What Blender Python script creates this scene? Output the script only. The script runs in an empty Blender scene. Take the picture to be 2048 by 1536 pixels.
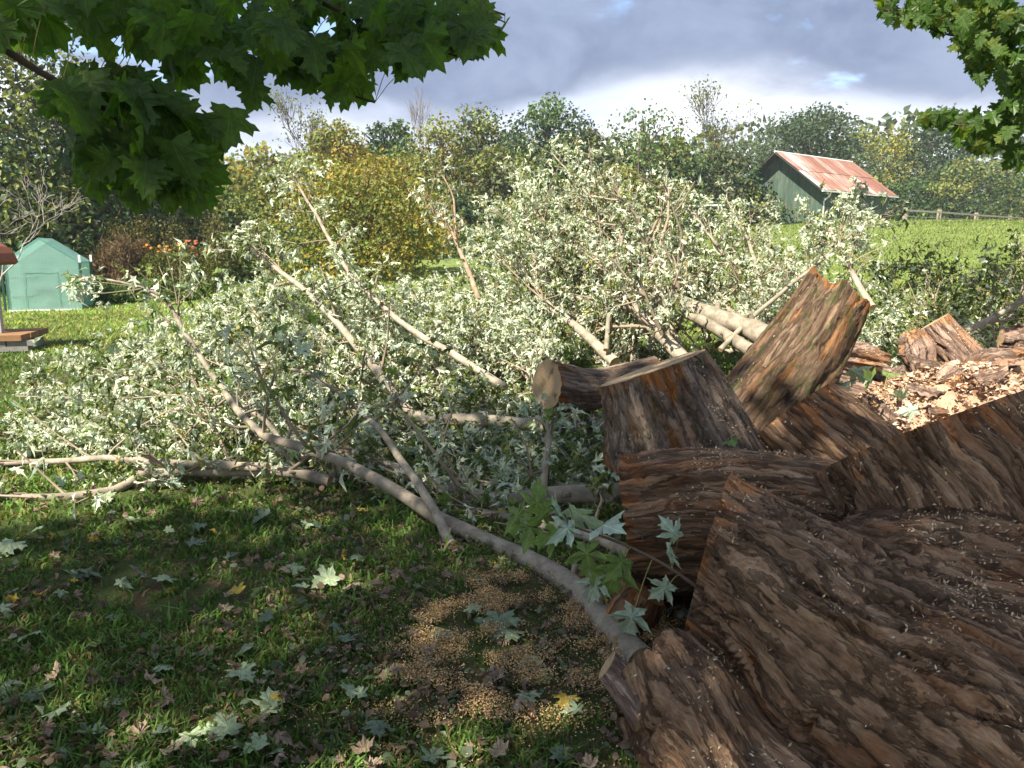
import bpy, bmesh, math, random
import numpy as np
from mathutils import Vector, Matrix

SC = bpy.context.scene
COL = SC.collection
rad = math.radians

# ------------------------------------------------------------------ camera
CAM_Z = 1.6
PITCH = rad(9.9)
FPX = 1538.0                      # focal length in pixels of the 2048 wide photograph
cam_d = bpy.data.cameras.new('camera')
cam = bpy.data.objects.new('camera', cam_d)
COL.objects.link(cam)
cam.location = (0, 0, CAM_Z)
cam.rotation_euler = (rad(90) - PITCH, 0, 0)
cam_d.sensor_fit = 'HORIZONTAL'
cam_d.sensor_width = 36.0
cam_d.lens = 36.0 * FPX / 2048.0
cam_d.clip_start = 0.05
cam_d.clip_end = 2000.0
SC.camera = cam
SC.render.resolution_x, SC.render.resolution_y = 1024, 768

# ------------------------------------------------------------------ exposure
SC.view_settings.view_transform = 'Standard'
SC.view_settings.look = 'None'
SC.view_settings.exposure = 1.75
SC.view_settings.gamma = 1.0
try:
    SC.view_settings.use_curve_mapping = False
except Exception:
    pass
try:
    SC.cycles.max_bounces = 8
    SC.cycles.diffuse_bounces = 3
    SC.cycles.transparent_max_bounces = 12
    SC.cycles.use_denoising = True
except Exception:
    pass

# ------------------------------------------------------------------ sun and sky
SUN = np.array([-0.42, -0.48, 0.77]); SUN = SUN / np.linalg.norm(SUN)
sun_d = bpy.data.lights.new('sun', 'SUN')
sun_d.energy = 3.7
sun_d.angle = rad(0.55)
sun_d.color = (1.0, 0.92, 0.79)
sun = bpy.data.objects.new('sun', sun_d)
COL.objects.link(sun)
sun.rotation_euler = Vector(SUN).to_track_quat('Z', 'Y').to_euler()
sun.location = (-20, -20, 40)

world = bpy.data.worlds.new('World')
SC.world = world
world.use_nodes = True


class NT:
    """tiny node-tree writer"""
    def __init__(self, tree):
        self.t = tree
        tree.nodes.clear()

    def n(self, kind, **kw):
        nd = self.t.nodes.new(kind)
        for k, v in kw.items():
            setattr(nd, k, v)
        return nd

    def put(self, sock, v):
        if isinstance(v, bpy.types.NodeSocket):
            self.t.links.new(v, sock)
        elif v is not None:
            if hasattr(sock, 'default_value'):
                dv = sock.default_value
                if hasattr(dv, '__len__') and not isinstance(v, (int, float)):
                    v = tuple(v)
                    if len(dv) == 4 and len(v) == 3:
                        v = v + (1.0,)
                sock.default_value = v

    def math(self, op, a, b=None, c=None, clamp=False):
        nd = self.n('ShaderNodeMath', operation=op, use_clamp=clamp)
        for i, v in enumerate((a, b, c)):
            if v is not None:
                self.put(nd.inputs[i], v)
        return nd.outputs[0]

    def vmath(self, op, a, b=None):
        nd = self.n('ShaderNodeVectorMath', operation=op)
        self.put(nd.inputs[0], a)
        if b is not None:
            self.put(nd.inputs[1], b)
        return nd.outputs[0]

    def noise(self, vec, scale=1.0, detail=4.0, rough=0.55, dist=0.0):
        nd = self.n('ShaderNodeTexNoise')
        self.put(nd.inputs['Vector'], vec)
        nd.inputs['Scale'].default_value = scale
        nd.inputs['Detail'].default_value = detail
        nd.inputs['Roughness'].default_value = rough
        nd.inputs['Distortion'].default_value = dist
        return nd.outputs['Fac']

    def vor(self, vec, scale=1.0, feature='F1', out='Distance'):
        nd = self.n('ShaderNodeTexVoronoi', feature=feature)
        self.put(nd.inputs['Vector'], vec)
        nd.inputs['Scale'].default_value = scale
        return nd.outputs[out]

    def ss(self, v, lo, hi, a=0.0, b=1.0):
        nd = self.n('ShaderNodeMapRange', interpolation_type='SMOOTHSTEP')
        self.put(nd.inputs['Value'], v)
        nd.inputs['From Min'].default_value = lo
        nd.inputs['From Max'].default_value = hi
        nd.inputs['To Min'].default_value = a
        nd.inputs['To Max'].default_value = b
        return nd.outputs['Result']

    def mix(self, f, a, b, mode='MIX'):
        nd = self.n('ShaderNodeMix', data_type='RGBA', blend_type=mode)
        self.put(nd.inputs['Factor'], f)
        self.put(nd.inputs['A'], a)
        self.put(nd.inputs['B'], b)
        for s in nd.inputs:
            if s.type == 'RGBA' and s.name in ('A', 'B'):
                self.put(s, a if s.name == 'A' else b)
        return [o for o in nd.outputs if o.type == 'RGBA'][0]

    def ramp(self, f, stops):
        nd = self.n('ShaderNodeValToRGB')
        self.put(nd.inputs[0], f)
        e = nd.color_ramp.elements
        while len(e) > 1:
            e.remove(e[-1])
        e[0].position = stops[0][0]; e[0].color = tuple(stops[0][1]) + (1,)
        for p, c in stops[1:]:
            k = e.new(p); k.color = tuple(c) + (1,)
        return nd.outputs[0]

    def scalev(self, vec, s):
        return self.vmath('MULTIPLY', vec, s)

    def comb(self, x, y, z):
        nd = self.n('ShaderNodeCombineXYZ')
        for i, v in enumerate((x, y, z)):
            self.put(nd.inputs[i], v)
        return nd.outputs[0]


SKY_A = (17.5, 11.8, 0.0)
SKY_B = (28.0, 16.9, 1.0)


def build_world():
    w = NT(world.node_tree)
    tc = w.n('ShaderNodeTexCoord').outputs['Generated']
    sep = w.n('ShaderNodeSeparateXYZ'); w.put(sep.inputs[0], tc)
    x, y, z = sep.outputs
    zz = w.math('ADD', w.math('MAXIMUM', z, 0.0), 0.13)
    plane = w.comb(w.math('DIVIDE', x, zz), w.math('DIVIDE', y, zz), 3.7)
    sky = w.n('ShaderNodeTexSky', sky_type='NISHITA')
    sky.sun_disc = False
    sky.sun_elevation = math.asin(SUN[2])
    sky.sun_rotation = math.atan2(SUN[0], SUN[1])
    sky.air_density = 1.0; sky.dust_density = 0.6; sky.ozone_density = 1.2
    bg_sky = w.n('ShaderNodeBackground'); w.put(bg_sky.inputs[0], sky.outputs[0]); bg_sky.inputs[1].default_value = 0.085
    # one broken cloud deck all the way round: sunlit white puffs and blue grey bases, a few blue holes
    n_cov = w.noise(w.vmath('ADD', plane, SKY_A), 0.60, 7, 0.55, 0.3)
    n_base = w.noise(w.vmath('ADD', plane, SKY_B), 0.36, 3, 0.45, 0.3)
    n_puff = w.noise(w.scalev(tc, (7.0, 7.0, 13.0)), 1.0, 7, 0.60, 0.35)
    cover = w.ss(w.math('ADD', n_cov, w.math('MULTIPLY', n_puff, 0.30)), 0.485, 0.565)
    lift = w.math('ADD', w.math('MULTIPLY', w.math('MINIMUM', z, 0.26), 1.5), n_base)
    lift = w.math('ADD', lift, w.math('MULTIPLY', w.math('SUBTRACT', n_puff, 0.5), 0.24))
    dark = w.ss(lift, 0.70, 0.82)
    streak = w.ss(n_puff, 0.30, 0.70)
    bright = w.mix(streak, (0.27, 0.305, 0.375), (0.44, 0.445, 0.46))
    base = w.mix(streak, (0.078, 0.100, 0.155), (0.132, 0.160, 0.222))
    ccol = w.mix(dark, bright, base)
    bg_cl = w.n('ShaderNodeBackground'); w.put(bg_cl.inputs[0], ccol); bg_cl.inputs[1].default_value = 1.0
    mx = w.n('ShaderNodeMixShader')
    w.put(mx.inputs[0], cover); w.put(mx.inputs[1], bg_sky.outputs[0]); w.put(mx.inputs[2], bg_cl.outputs[0])
    out = w.n('ShaderNodeOutputWorld'); w.put(out.inputs[0], mx.outputs[0])


build_world()

# ------------------------------------------------------------------ helpers
CP, SP = math.cos(PITCH), math.sin(PITCH)


def at(px, py, Y):
    """world point seen at photograph pixel (px, py) that stands Y metres in front"""
    a = (px - 1024) / FPX; b = (768 - py) / FPX
    d = np.array([a, b * SP + CP, b * CP - SP])
    t = Y / d[1]
    return np.array([d[0] * t, Y, CAM_Z + d[2] * t])


def gr(px, py, z=0.0):
    a = (px - 1024) / FPX; b = (768 - py) / FPX
    d = np.array([a, b * SP + CP, b * CP - SP])
    t = (z - CAM_Z) / d[2]
    return np.array([d[0] * t, d[1] * t, z])


def project(P):
    P = np.asarray(P, float)
    q = P - np.array([0, 0, CAM_Z])
    f = q[..., 1] * CP - q[..., 2] * SP
    u = q[..., 1] * SP + q[..., 2] * CP
    f = np.where(np.abs(f) < 1e-6, 1e-6, f)
    return 1024 + FPX * q[..., 0] / f, 768 - FPX * u / f, f


def S01(t):
    t = np.clip(t, 0, 1)
    return t * t * (3 - 2 * t)


def ground(x, y):
    """height of the land: flat yard, a field rising to the right and back"""
    x = np.asarray(x, float); y = np.asarray(y, float)
    h = 3.1 * S01((x + 12) / 45) * S01((y - 14) / 58) + 1.0 * S01((y - 15) / 20) * S01((x + 14) / 10)
    h = h + 0.012 * np.sin(x * 2.1 + y * 0.7) * np.sin(y * 1.7 - x * 0.6)
    return h


_perm = np.random.default_rng(7).permutation(256)
_perm = np.concatenate([_perm, _perm, _perm])
_grad = np.random.default_rng(8).normal(size=(256, 3)); _grad /= np.linalg.norm(_grad, axis=1)[:, None]


def pn(P):
    """gradient noise, P (N,3) -> about -0.7..0.7"""
    P = np.asarray(P, float)
    i = np.floor(P).astype(int); f = P - i
    u = f * f * f * (f * (f * 6 - 15) + 10)
    i = i & 255
    r = 0
    for dx in (0, 1):
        wx = u[:, 0] if dx else 1 - u[:, 0]
        for dy in (0, 1):
            wy = u[:, 1] if dy else 1 - u[:, 1]
            for dz in (0, 1):
                wz = u[:, 2] if dz else 1 - u[:, 2]
                h = _perm[_perm[_perm[i[:, 0] + dx] + i[:, 1] + dy] + i[:, 2] + dz]
                g = _grad[h]
                r = r + wx * wy * wz * (g[:, 0] * (f[:, 0] - dx) + g[:, 1] * (f[:, 1] - dy) + g[:, 2] * (f[:, 2] - dz))
    return r * 1.5


def fbm(P, oct=3):
    s = 0; a = 1.0
    P = np.asarray(P, float)
    for k in range(oct):
        s = s + a * pn(P + 17.3 * k); P = P * 2.03; a *= 0.5
    return s


def unit(v):
    v = np.asarray(v, float)
    return v / np.maximum(np.linalg.norm(v, axis=-1, keepdims=True), 1e-9)


def make_mesh(name, V, F, mats, col=None, mi=None, smooth=False, attrs=None):
    """F: (M,k) array or list of such arrays"""
    V = np.ascontiguousarray(V, dtype=np.float32)
    Fs = F if isinstance(F, list) else [F]
    Fs = [np.asarray(f, dtype=np.int32) for f in Fs if len(f)]
    me = bpy.data.meshes.new(name)
    me.vertices.add(len(V)); me.vertices.foreach_set('co', V.ravel())
    loops = np.concatenate([f.ravel() for f in Fs])
    cnt = np.concatenate([np.full(len(f), f.shape[1], dtype=np.int32) for f in Fs])
    starts = np.concatenate([[0], np.cumsum(cnt)[:-1]]).astype(np.int32)
    me.loops.add(len(loops)); me.loops.foreach_set('vertex_index', loops.astype(np.int32))
    me.polygons.add(len(cnt)); me.polygons.foreach_set('loop_start', starts)
    if mi is not None:
        me.polygons.foreach_set('material_index', np.asarray(mi, dtype=np.int32))
    me.polygons.foreach_set('use_smooth', np.full(len(cnt), bool(smooth)))
    if col is not None:
        a = me.attributes.new('Col', 'FLOAT_COLOR', 'POINT')
        c = np.ones((len(V), 4), dtype=np.float32); c[:, :3] = col
        a.data.foreach_set('color', c.ravel())
    for k, v in (attrs or {}).items():
        v = np.ascontiguousarray(v, dtype=np.float32)
        if v.ndim == 2:
            a = me.attributes.new(k, 'FLOAT_VECTOR', 'POINT'); a.data.foreach_set('vector', v.ravel())
        else:
            a = me.attributes.new(k, 'FLOAT', 'POINT'); a.data.foreach_set('value', v)
    me.update(calc_edges=True)
    me.validate()
    for m in (mats if isinstance(mats, (list, tuple)) else [mats]):
        me.materials.append(m)
    return me


def link(name, data, parent=None):
    o = bpy.data.objects.new(name, data)
    COL.objects.link(o)
    if parent is not None:
        o.parent = parent
    return o


def tag(o, label=None, cat=None, group=None, kind=None):
    if label: o['label'] = label
    if cat: o['category'] = cat
    if group: o['group'] = group
    if kind: o['kind'] = kind
    return o


def thing(name, loc, label, cat, group=None):
    o = link(name, None)
    o.location = tuple(float(v) for v in loc)
    o.empty_display_size = 0.2
    return tag(o, label, cat, group)


def root_loc(o):
    while o.parent is not None:
        o = o.parent
    return np.array(o.location)


def part(name, parent, V, F, mats, kind=None, label=None, **kw):
    """mesh given in world coordinates, linked as a child of parent"""
    V = np.asarray(V, float) - root_loc(parent)
    o = link(name, make_mesh(name, V, F, mats, **kw), parent)
    if kind: o['kind'] = kind
    if label: o['label'] = label
    return o


class MB:
    """collects shapes"""
    def __init__(self):
        self.V = []; self.F = []; self.C = []; self.n = 0

    def add(self, V, F, col=None):
        V = np.asarray(V, float)
        for f in (F if isinstance(F, list) else [F]):
            self.F.append(np.asarray(f, int) + self.n)
        self.V.append(V)
        self.C.append(np.broadcast_to(np.asarray(col if col is not None else (1, 1, 1), float), (len(V), 3)))
        self.n += len(V)
        return self

    def box(self, c, s, R=None, col=None):
        c = np.asarray(c, float); s = np.asarray(s, float) / 2
        v = np.array([[x, y, z] for x in (-1, 1) for y in (-1, 1) for z in (-1, 1)], float) * s
        if R is not None:
            v = v @ np.asarray(R).T
        f = np.array([[0, 1, 3, 2], [4, 6, 7, 5], [0, 4, 5, 1], [2, 3, 7, 6], [0, 2, 6, 4], [1, 5, 7, 3]])
        return self.add(v + c, f, col)

    def bar(self, a, b, w, h, col=None):
        a = np.asarray(a, float); b = np.asarray(b, float)
        d = b - a; L = np.linalg.norm(d); d = d / L
        up = np.array([0, 0, 1.0]) if abs(d[2]) < 0.95 else np.array([0, 1.0, 0])
        s = unit(np.cross(d, up)); u = np.cross(s, d)
        return self.box((a + b) / 2, (w, L, h), np.stack([s, d, u], 1), col)

    def tube(self, P, r, k=6, cap=True, col=None):
        V, F = tube(P, r, k, cap)
        return self.add(V, F, col)

    def arrays(self):
        q = {}
        for f in self.F:
            q.setdefault(f.shape[1], []).append(f)
        return np.concatenate(self.V), [np.concatenate(v) for v in q.values()], np.concatenate(self.C)

    def part(self, name, parent, mats, usecol=False, **kw):
        V, F, C = self.arrays()
        return part(name, parent, V, F, mats, col=C if usecol else None, **kw)


def rotz(a):
    c, s = math.cos(a), math.sin(a)
    return np.array([[c, -s, 0], [s, c, 0], [0, 0, 1.0]])


def smooth_path(pts, n):
    """Catmull-Rom through the points, n samples"""
    P = np.asarray(pts, float)
    if len(P) == 2:
        return P[0] + (P[1] - P[0]) * np.linspace(0, 1, n)[:, None]
    E = np.vstack([2 * P[0] - P[1], P, 2 * P[-1] - P[-2]])
    t = np.linspace(0, len(P) - 1 - 1e-6, n); i = t.astype(int); f = (t - i)[:, None]
    a, b, c, d = E[i], E[i + 1], E[i + 2], E[i + 3]
    return 0.5 * (2 * b + (c - a) * f + (2 * a - 5 * b + 4 * c - d) * f ** 2 + (3 * b - a - 3 * c + d) * f ** 3)


def frames(P):
    T = np.gradient(P, axis=0); T = unit(T)
    up = np.array([0, 0, 1.0]) if abs(T[0][2]) < 0.9 else np.array([1.0, 0, 0])
    N = np.zeros_like(P); n = np.cross(T[0], up); n = n / np.linalg.norm(n)
    for i in range(len(P)):
        n = n - T[i] * np.dot(n, T[i]); n = n / max(np.linalg.norm(n), 1e-9); N[i] = n
    return T, N, np.cross(T, N)


def tube(P, r, k=6, cap=True):
    P = np.asarray(P, float); n = len(P)
    r = np.broadcast_to(np.asarray(r, float), (n,))
    T, N, B = frames(P)
    a = np.linspace(0, 2 * math.pi, k, endpoint=False)
    V = P[:, None] + r[:, None, None] * (np.cos(a)[None, :, None] * N[:, None] + np.sin(a)[None, :, None] * B[:, None])
    V = V.reshape(-1, 3)
    i = np.arange(n - 1)[:, None] * k; j = np.arange(k)[None]
    j2 = (j + 1) % k
    F = np.stack([i + j, i + j2, i + k + j2, i + k + j], -1).reshape(-1, 4)
    Fs = [F]
    if cap:
        V = np.vstack([V, P[0], P[-1]])
        jj = np.arange(k); c0 = n * k; c1 = n * k + 1; b = (n - 1) * k
        Fs.append(np.vstack([np.stack([np.full(k, c0), (jj + 1) % k, jj], 1), np.stack([np.full(k, c1), b + jj, b + (jj + 1) % k], 1)]))
    return V, Fs


# ------------------------------------------------------------------ leaf templates
def leaf_template(half, centre, fold=0.25, droop=0.25, wave=0.05, sx=1.0, seed=0):
    h = np.array(half, float)
    right = h; left = h[1:-1][::-1] * np.array([-1, 1])
    out = np.vstack([right, left]); out[:, 0] *= sx
    V2 = np.vstack([[centre], out])
    rg = np.random.default_rng(seed)
    z = fold * np.abs(V2[:, 0]) - droop * V2[:, 1] ** 2 + wave * rg.normal(size=len(V2))
    V = np.column_stack([V2, z])
    k = len(out)
    F = np.stack([np.zeros(k, int), 1 + np.arange(k), 1 + (np.arange(k) + 1) % k], 1)
    return V, F


SILVER = [(0, 0.02), (0.22, -0.05), (0.14, 0.16), (0.47, 0.50), (0.12, 0.38), (0.24, 0.66), (0.10, 0.68), (0, 1.0)]
SILVER_FINE = [(0, 0.02), (0.12, -0.04), (0.30, -0.08), (0.25, 0.02), (0.28, 0.08), (0.15, 0.14), (0.30, 0.22), (0.40, 0.27), (0.47, 0.36), (0.62, 0.48), (0.44, 0.45), (0.38, 0.50),
               (0.28, 0.42), (0.13, 0.37), (0.17, 0.50), (0.28, 0.58), (0.20, 0.64), (0.27, 0.76), (0.13, 0.74), (0.08, 0.84), (0, 1.02)]
NORWAY = [(0, 0.0), (0.14, -0.09), (0.26, -0.08), (0.43, -0.12), (0.39, 0.0), (0.44, 0.07), (0.34, 0.14), (0.46, 0.19), (0.56, 0.20), (0.70, 0.34), (0.56, 0.36), (0.55, 0.49),
          (0.40, 0.45), (0.25, 0.46), (0.29, 0.60), (0.40, 0.71), (0.25, 0.72), (0.23, 0.84), (0.12, 0.82), (0, 1.02)]
T_SILVER = [leaf_template(SILVER, (0, 0.25), 0.5, 0.7, 0.09, 0.95, 1), leaf_template(SILVER, (0, 0.25), -0.8, 0.45, 0.10, 0.7, 2), leaf_template(SILVER, (0, 0.25), 1.2, 0.8, 0.10, 0.5, 3)]
T_SILVER_F = [leaf_template(SILVER_FINE, (0, 0.27), f, d, 0.03, s, i) for i, (f, d, s) in enumerate(((0.2, 0.25, 1), (-0.25, 0.3, 0.95), (0.4, 0.15, 0.9), (0.1, 0.5, 1.05)))]
T_NORWAY = [leaf_template(NORWAY, (0, 0.26), f, d, 0.025, s, 10 + i) for i, (f, d, s) in enumerate(((0.15, 0.25, 1), (-0.2, 0.3, 1.05), (0.35, 0.2, 0.95), (0.05, 0.45, 1.1)))]
T_KITE = (np.array([[0, 0, 0], [0.36, 0.45, 0.10], [0, 1, -0.1], [-0.36, 0.45, 0.10]]), np.array([[0, 1, 2], [0, 2, 3]]))
T_TRI5 = (np.array([[0, 0, 0], [0.30, 0.1, 0.05], [0.5, 0.55, 0.08], [0, 1, -0.1], [-0.5, 0.55, 0.08], [-0.30, 0.1, 0.05]]), np.array([[0, 1, 2], [0, 2, 3], [0, 3, 4], [0, 4, 5]]))


def basis(t, n):
    t = unit(t); n = n - t * np.sum(n * t, -1, keepdims=True); n = unit(n)
    return np.stack([np.cross(t, n), t, n], -1)


def scatter(templ, pos, t, n, size, col):
    """many leaves as arrays: returns V, F, C"""
    tv, tf = templ
    R = basis(t, n)
    V = pos[:, None] + np.einsum('nij,kj->nki', R, tv) * np.asarray(size)[:, None, None]
    K = len(tv)
    F = (np.arange(len(pos))[:, None, None] * K + tf[None]).reshape(-1, tf.shape[1])
    C = np.repeat(col, K, axis=0)
    return V.reshape(-1, 3), F, C


def join_leaves(parts):
    V, F, C = [], [], []; n = 0
    for v, f, c in parts:
        V.append(v); F.append(f + n); C.append(c); n += len(v)
    return np.concatenate(V), np.concatenate(F), np.concatenate(C)


# ------------------------------------------------------------------ materials
def mat(name):
    m = bpy.data.materials.new(name); m.use_nodes = True
    return m, NT(m.node_tree)


def finish(w, sh, disp=None):
    o = w.n('ShaderNodeOutputMaterial'); w.put(o.inputs['Surface'], sh)


def bump(w, h, strength=0.5, dist=0.01, normal=None):
    b = w.n('ShaderNodeBump'); b.inputs['Strength'].default_value = strength; b.inputs['Distance'].default_value = dist
    w.put(b.inputs['Height'], h)
    if normal is not None: w.put(b.inputs['Normal'], normal)
    return b.outputs[0]


def pbsdf(w, colour, rough=0.8, normal=None, spec=0.3):
    p = w.n('ShaderNodeBsdfPrincipled')
    w.put(p.inputs['Base Color'], colour); w.put(p.inputs['Roughness'], rough)
    p.inputs['Specular IOR Level'].default_value = spec
    if normal is not None: w.put(p.inputs['Normal'], normal)
    return p.outputs[0]


def attr(w, name, out='Color'):
    a = w.n('ShaderNodeAttribute'); a.attribute_name = name
    return a.outputs[out]


def plain(name, col, rough=0.7, var=0.25, scale=8.0, bumps=0.2, spec=0.3, metal=0.0):
    m, w = mat(name)
    oc = w.n('ShaderNodeTexCoord').outputs['Object']
    n = w.noise(oc, scale, 6, 0.6)
    c = np.array(col)
    cc = w.mix(n, tuple(c * (1 - var)), tuple(np.minimum(c * (1 + var), 1)))
    sh = pbsdf(w, cc, rough, bump(w, n, bumps, 0.01), spec)
    sh.node.inputs['Metallic'].default_value = metal
    finish(w, sh)
    return m


def leaf_mat(name, trans=0.4, rough=0.45, spec=0.3, tint=(1.0, 1.15, 0.5), colour=None, veins=False):
    """thin leaf: reflects and lets some light through"""
    m, w = mat(name)
    base = attr(w, 'Col') if colour is None else colour
    tc = w.n('ShaderNodeTexCoord').outputs['Object']
    n = w.noise(tc, 40 if not veins else 5.0, 3, 0.6)
    c = w.mix(w.ss(n, 0.3, 0.7), w.mix(1.0, base, (0.75, 0.75, 0.75), 'MULTIPLY'), w.mix(1.0, base, (1.2, 1.2, 1.15), 'MULTIPLY'))
    nrm = None
    if veins:
        s = w.n('ShaderNodeSeparateXYZ'); w.put(s.inputs[0], tc)
        ax = w.math('ABSOLUTE', s.outputs[0])
        mid = w.ss(ax, 0.0, 0.018, 1.0, 0.0)
        # side veins fan out from the base of the blade
        ang = w.math('ARCTAN2', ax, w.math('ADD', s.outputs[1], 0.02))
        v1 = w.ss(w.math('ABSOLUTE', w.math('SUBTRACT', ang, 0.87)), 0.0, 0.035, 1.0, 0.0)
        v2 = w.ss(w.math('ABSOLUTE', w.math('SUBTRACT', ang, 1.75)), 0.0, 0.05, 1.0, 0.0)
        v = w.math('MAXIMUM', mid, w.math('MAXIMUM', v1, v2))
        c = w.mix(w.math('MULTIPLY', v, 0.55), c, w.mix(1.0, c, (1.9, 1.8, 1.7), 'MULTIPLY'))
        nrm = bump(w, w.math('ADD', v, n), 0.4, 0.02)
    p = pbsdf(w, c, rough, nrm, spec)
    tr = w.n('ShaderNodeBsdfTranslucent')
    w.put(tr.inputs[0], w.mix(1.0, c, tint, 'MULTIPLY'))
    mx = w.n('ShaderNodeMixShader'); mx.inputs[0].default_value = trans
    w.put(mx.inputs[1], p); w.put(mx.inputs[2], tr.outputs[0])
    finish(w, mx.outputs[0])
    return m


def bark_mat(name, dark, mid, light, patch=(0.36, 0.15, 0.045), patchy=0.5, moss=0.0, bs=0.8):
    m, w = mat(name)
    g = attr(w, 'grain', 'Vector')
    n1 = w.noise(w.scalev(g, (2.8, 25, 25)), 1.0, 6, 0.62, 0.15)
    n2 = w.noise(w.scalev(g, (13, 95, 95)), 1.0, 5, 0.65, 0.3)
    n3 = w.noise(w.scalev(g, (2.2, 5, 5)), 1.0, 4, 0.6)
    c = w.ramp(w.math('ADD', w.math('MULTIPLY', n1, 0.6), w.math('MULTIPLY', n2, 0.4)), [(0.33, dark), (0.48, mid), (0.66, light)])
    near = attr(w, 'nearcut', 'Fac')
    pm = w.ss(w.math('ADD', n3, w.math('MULTIPLY', near, 0.22)), 0.72 - 0.16 * patchy, 0.80 - 0.16 * patchy)
    pm = w.math('MULTIPLY', pm, w.ss(n1, 0.40, 0.55))
    pc = w.mix(n2, tuple(np.array(patch) * 0.6), tuple(np.array(patch) * 1.3))
    c = w.mix(pm, c, pc)
    grey = w.ss(w.noise(w.scalev(g, (4, 11, 11)), 1.0, 5, 0.6), 0.58, 0.70)
    c = w.mix(w.math('MULTIPLY', grey, 0.5), c, (0.23, 0.18, 0.13))
    if moss > 0:
        mn = w.ss(w.noise(w.scalev(g, (6, 9, 9)), 1.0, 6, 0.7), 0.62 - moss * 0.15, 0.70 - moss * 0.1)
        c = w.mix(w.math('MULTIPLY', mn, 0.8), c, (0.075, 0.085, 0.03))
    gd = w.vmath('ADD', w.scalev(g, (2.0, 17, 17)), w.scalev(w.comb(n3, n1, n2), (1.6, 2.2, 1.2)))
    ed = w.vor(gd, 1.0, 'DISTANCE_TO_EDGE')
    crack = w.ss(ed, 0.0, 0.12)
    cs = w.n('ShaderNodeSeparateColor'); w.put(cs.inputs[0], w.vor(gd, 1.0, 'F1', 'Color'))
    tone = cs.outputs[0]
    c = w.mix(w.math('MULTIPLY', w.ss(cs.outputs[1], 0.5, 0.95, 0.0, 0.5), w.ss(n3, 0.42, 0.60)), c, tuple(np.array(patch) * 0.75))
    c = w.mix(tone, w.mix(1.0, c, (0.76, 0.73, 0.70), 'MULTIPLY'), w.mix(1.0, c, (1.25, 1.23, 1.21), 'MULTIPLY'))
    h = w.math('ADD', w.math('MULTIPLY', n1, 0.8), w.math('MULTIPLY', n2, 0.5))
    h = w.math('ADD', h, w.math('MULTIPLY', crack, 1.5))
    fine = w.noise(w.scalev(g, (120, 260, 260)), 1.0, 3, 0.7)
    h = w.math('ADD', h, w.math('MULTIPLY', fine, 0.15))
    finish(w, pbsdf(w, c, 0.88, bump(w, h, bs, 0.03), 0.2))
    return m


def wood_mat(name, a, b):
    m, w = mat(name)
    g = attr(w, 'grain', 'Vector')
    s = w.n('ShaderNodeSeparateXYZ'); w.put(s.inputs[0], g)
    r = w.math('SQRT', w.math('ADD', w.math('POWER', s.outputs[1], 2.0), w.math('POWER', s.outputs[2], 2.0)))
    nz = w.noise(g, 6.0, 4, 0.6)
    rings = w.math('SINE', w.math('MULTIPLY', w.math('ADD', r, w.math('MULTIPLY', nz, 0.03)), 520.0))
    n2 = w.noise(g, 55.0, 4, 0.7)
    f = w.math('ADD', w.math('MULTIPLY', w.math('ADD', rings, 1.0), 0.14), w.math('MULTIPLY', n2, 0.8))
    c = w.mix(f, a, b)
    c = w.mix(w.ss(nz, 0.55, 0.7), c, tuple(np.array(a) * 0.55))
    saw = w.noise(w.scalev(g, (30, 30, 300)), 1.0, 3, 0.6)
    finish(w, pbsdf(w, c, 0.85, bump(w, w.math('ADD', n2, saw), 0.5, 0.006), 0.2))
    return m


def col_mat(name, rough=0.8, spec=0.2, nscale=30.0):
    m, w = mat(name)
    base = attr(w, 'Col')
    n = w.noise(w.n('ShaderNodeTexCoord').outputs['Object'], nscale, 4, 0.6)
    c = w.mix(n, w.mix(1.0, base, (0.7, 0.7, 0.7), 'MULTIPLY'), w.mix(1.0, base, (1.3, 1.3, 1.3), 'MULTIPLY'))
    finish(w, pbsdf(w, c, rough, bump(w, n, 0.3, 0.004), spec))
    return m


def limb_mat():
    m, w = mat('limb_bark')
    tc = w.n('ShaderNodeTexCoord').outputs['Object']
    base = attr(w, 'Col')
    n1 = w.noise(tc, 9.0, 6, 0.65)
    n2 = w.noise(tc, 60.0, 5, 0.7)
    c = w.mix(w.ss(n1, 0.35, 0.68), w.mix(1.0, base, (0.62, 0.62, 0.58), 'MULTIPLY'), w.mix(1.0, base, (1.2, 1.18, 1.12), 'MULTIPLY'))
    c = w.mix(w.math('MULTIPLY', w.ss(n2, 0.56, 0.72), 0.55), c, w.mix(1.0, base, (0.45, 0.42, 0.38), 'MULTIPLY'))
    finish(w, pbsdf(w, c, 0.85, bump(w, w.math('ADD', n1, n2), 0.5, 0.008), 0.2))
    return m


M_LEAF = leaf_mat('silver_leaf', 0.22, 0.5, 0.25, (1.0, 1.1, 0.6))
M_FAR = leaf_mat('far_leaf', 0.30, 0.6, 0.2, (1.15, 1.15, 0.45))
M_CANOPY = leaf_mat('maple_leaf', 0.55, 0.4, 0.3, (1.25, 1.5, 0.35))
M_LIMB = limb_mat()
M_TWIG = col_mat('twig', 0.85, 0.2, 25)
M_GRASS = leaf_mat('grass_blade', 0.3, 0.55, 0.2, (1.1, 1.2, 0.5))
M_CHIP = col_mat('wood_chip', 0.9, 0.1, 80)
M_BARK = bark_mat('wet_bark', (0.060, 0.034, 0.020), (0.240, 0.146, 0.086), (0.46, 0.315, 0.20), (0.44, 0.18, 0.065), patchy=0.62, bs=1.0)
M_BARK_GREY = bark_mat('grey_bark', (0.065, 0.046, 0.034), (0.20, 0.148, 0.11), (0.37, 0.30, 0.24), patchy=0.55, moss=0.45)
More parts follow.
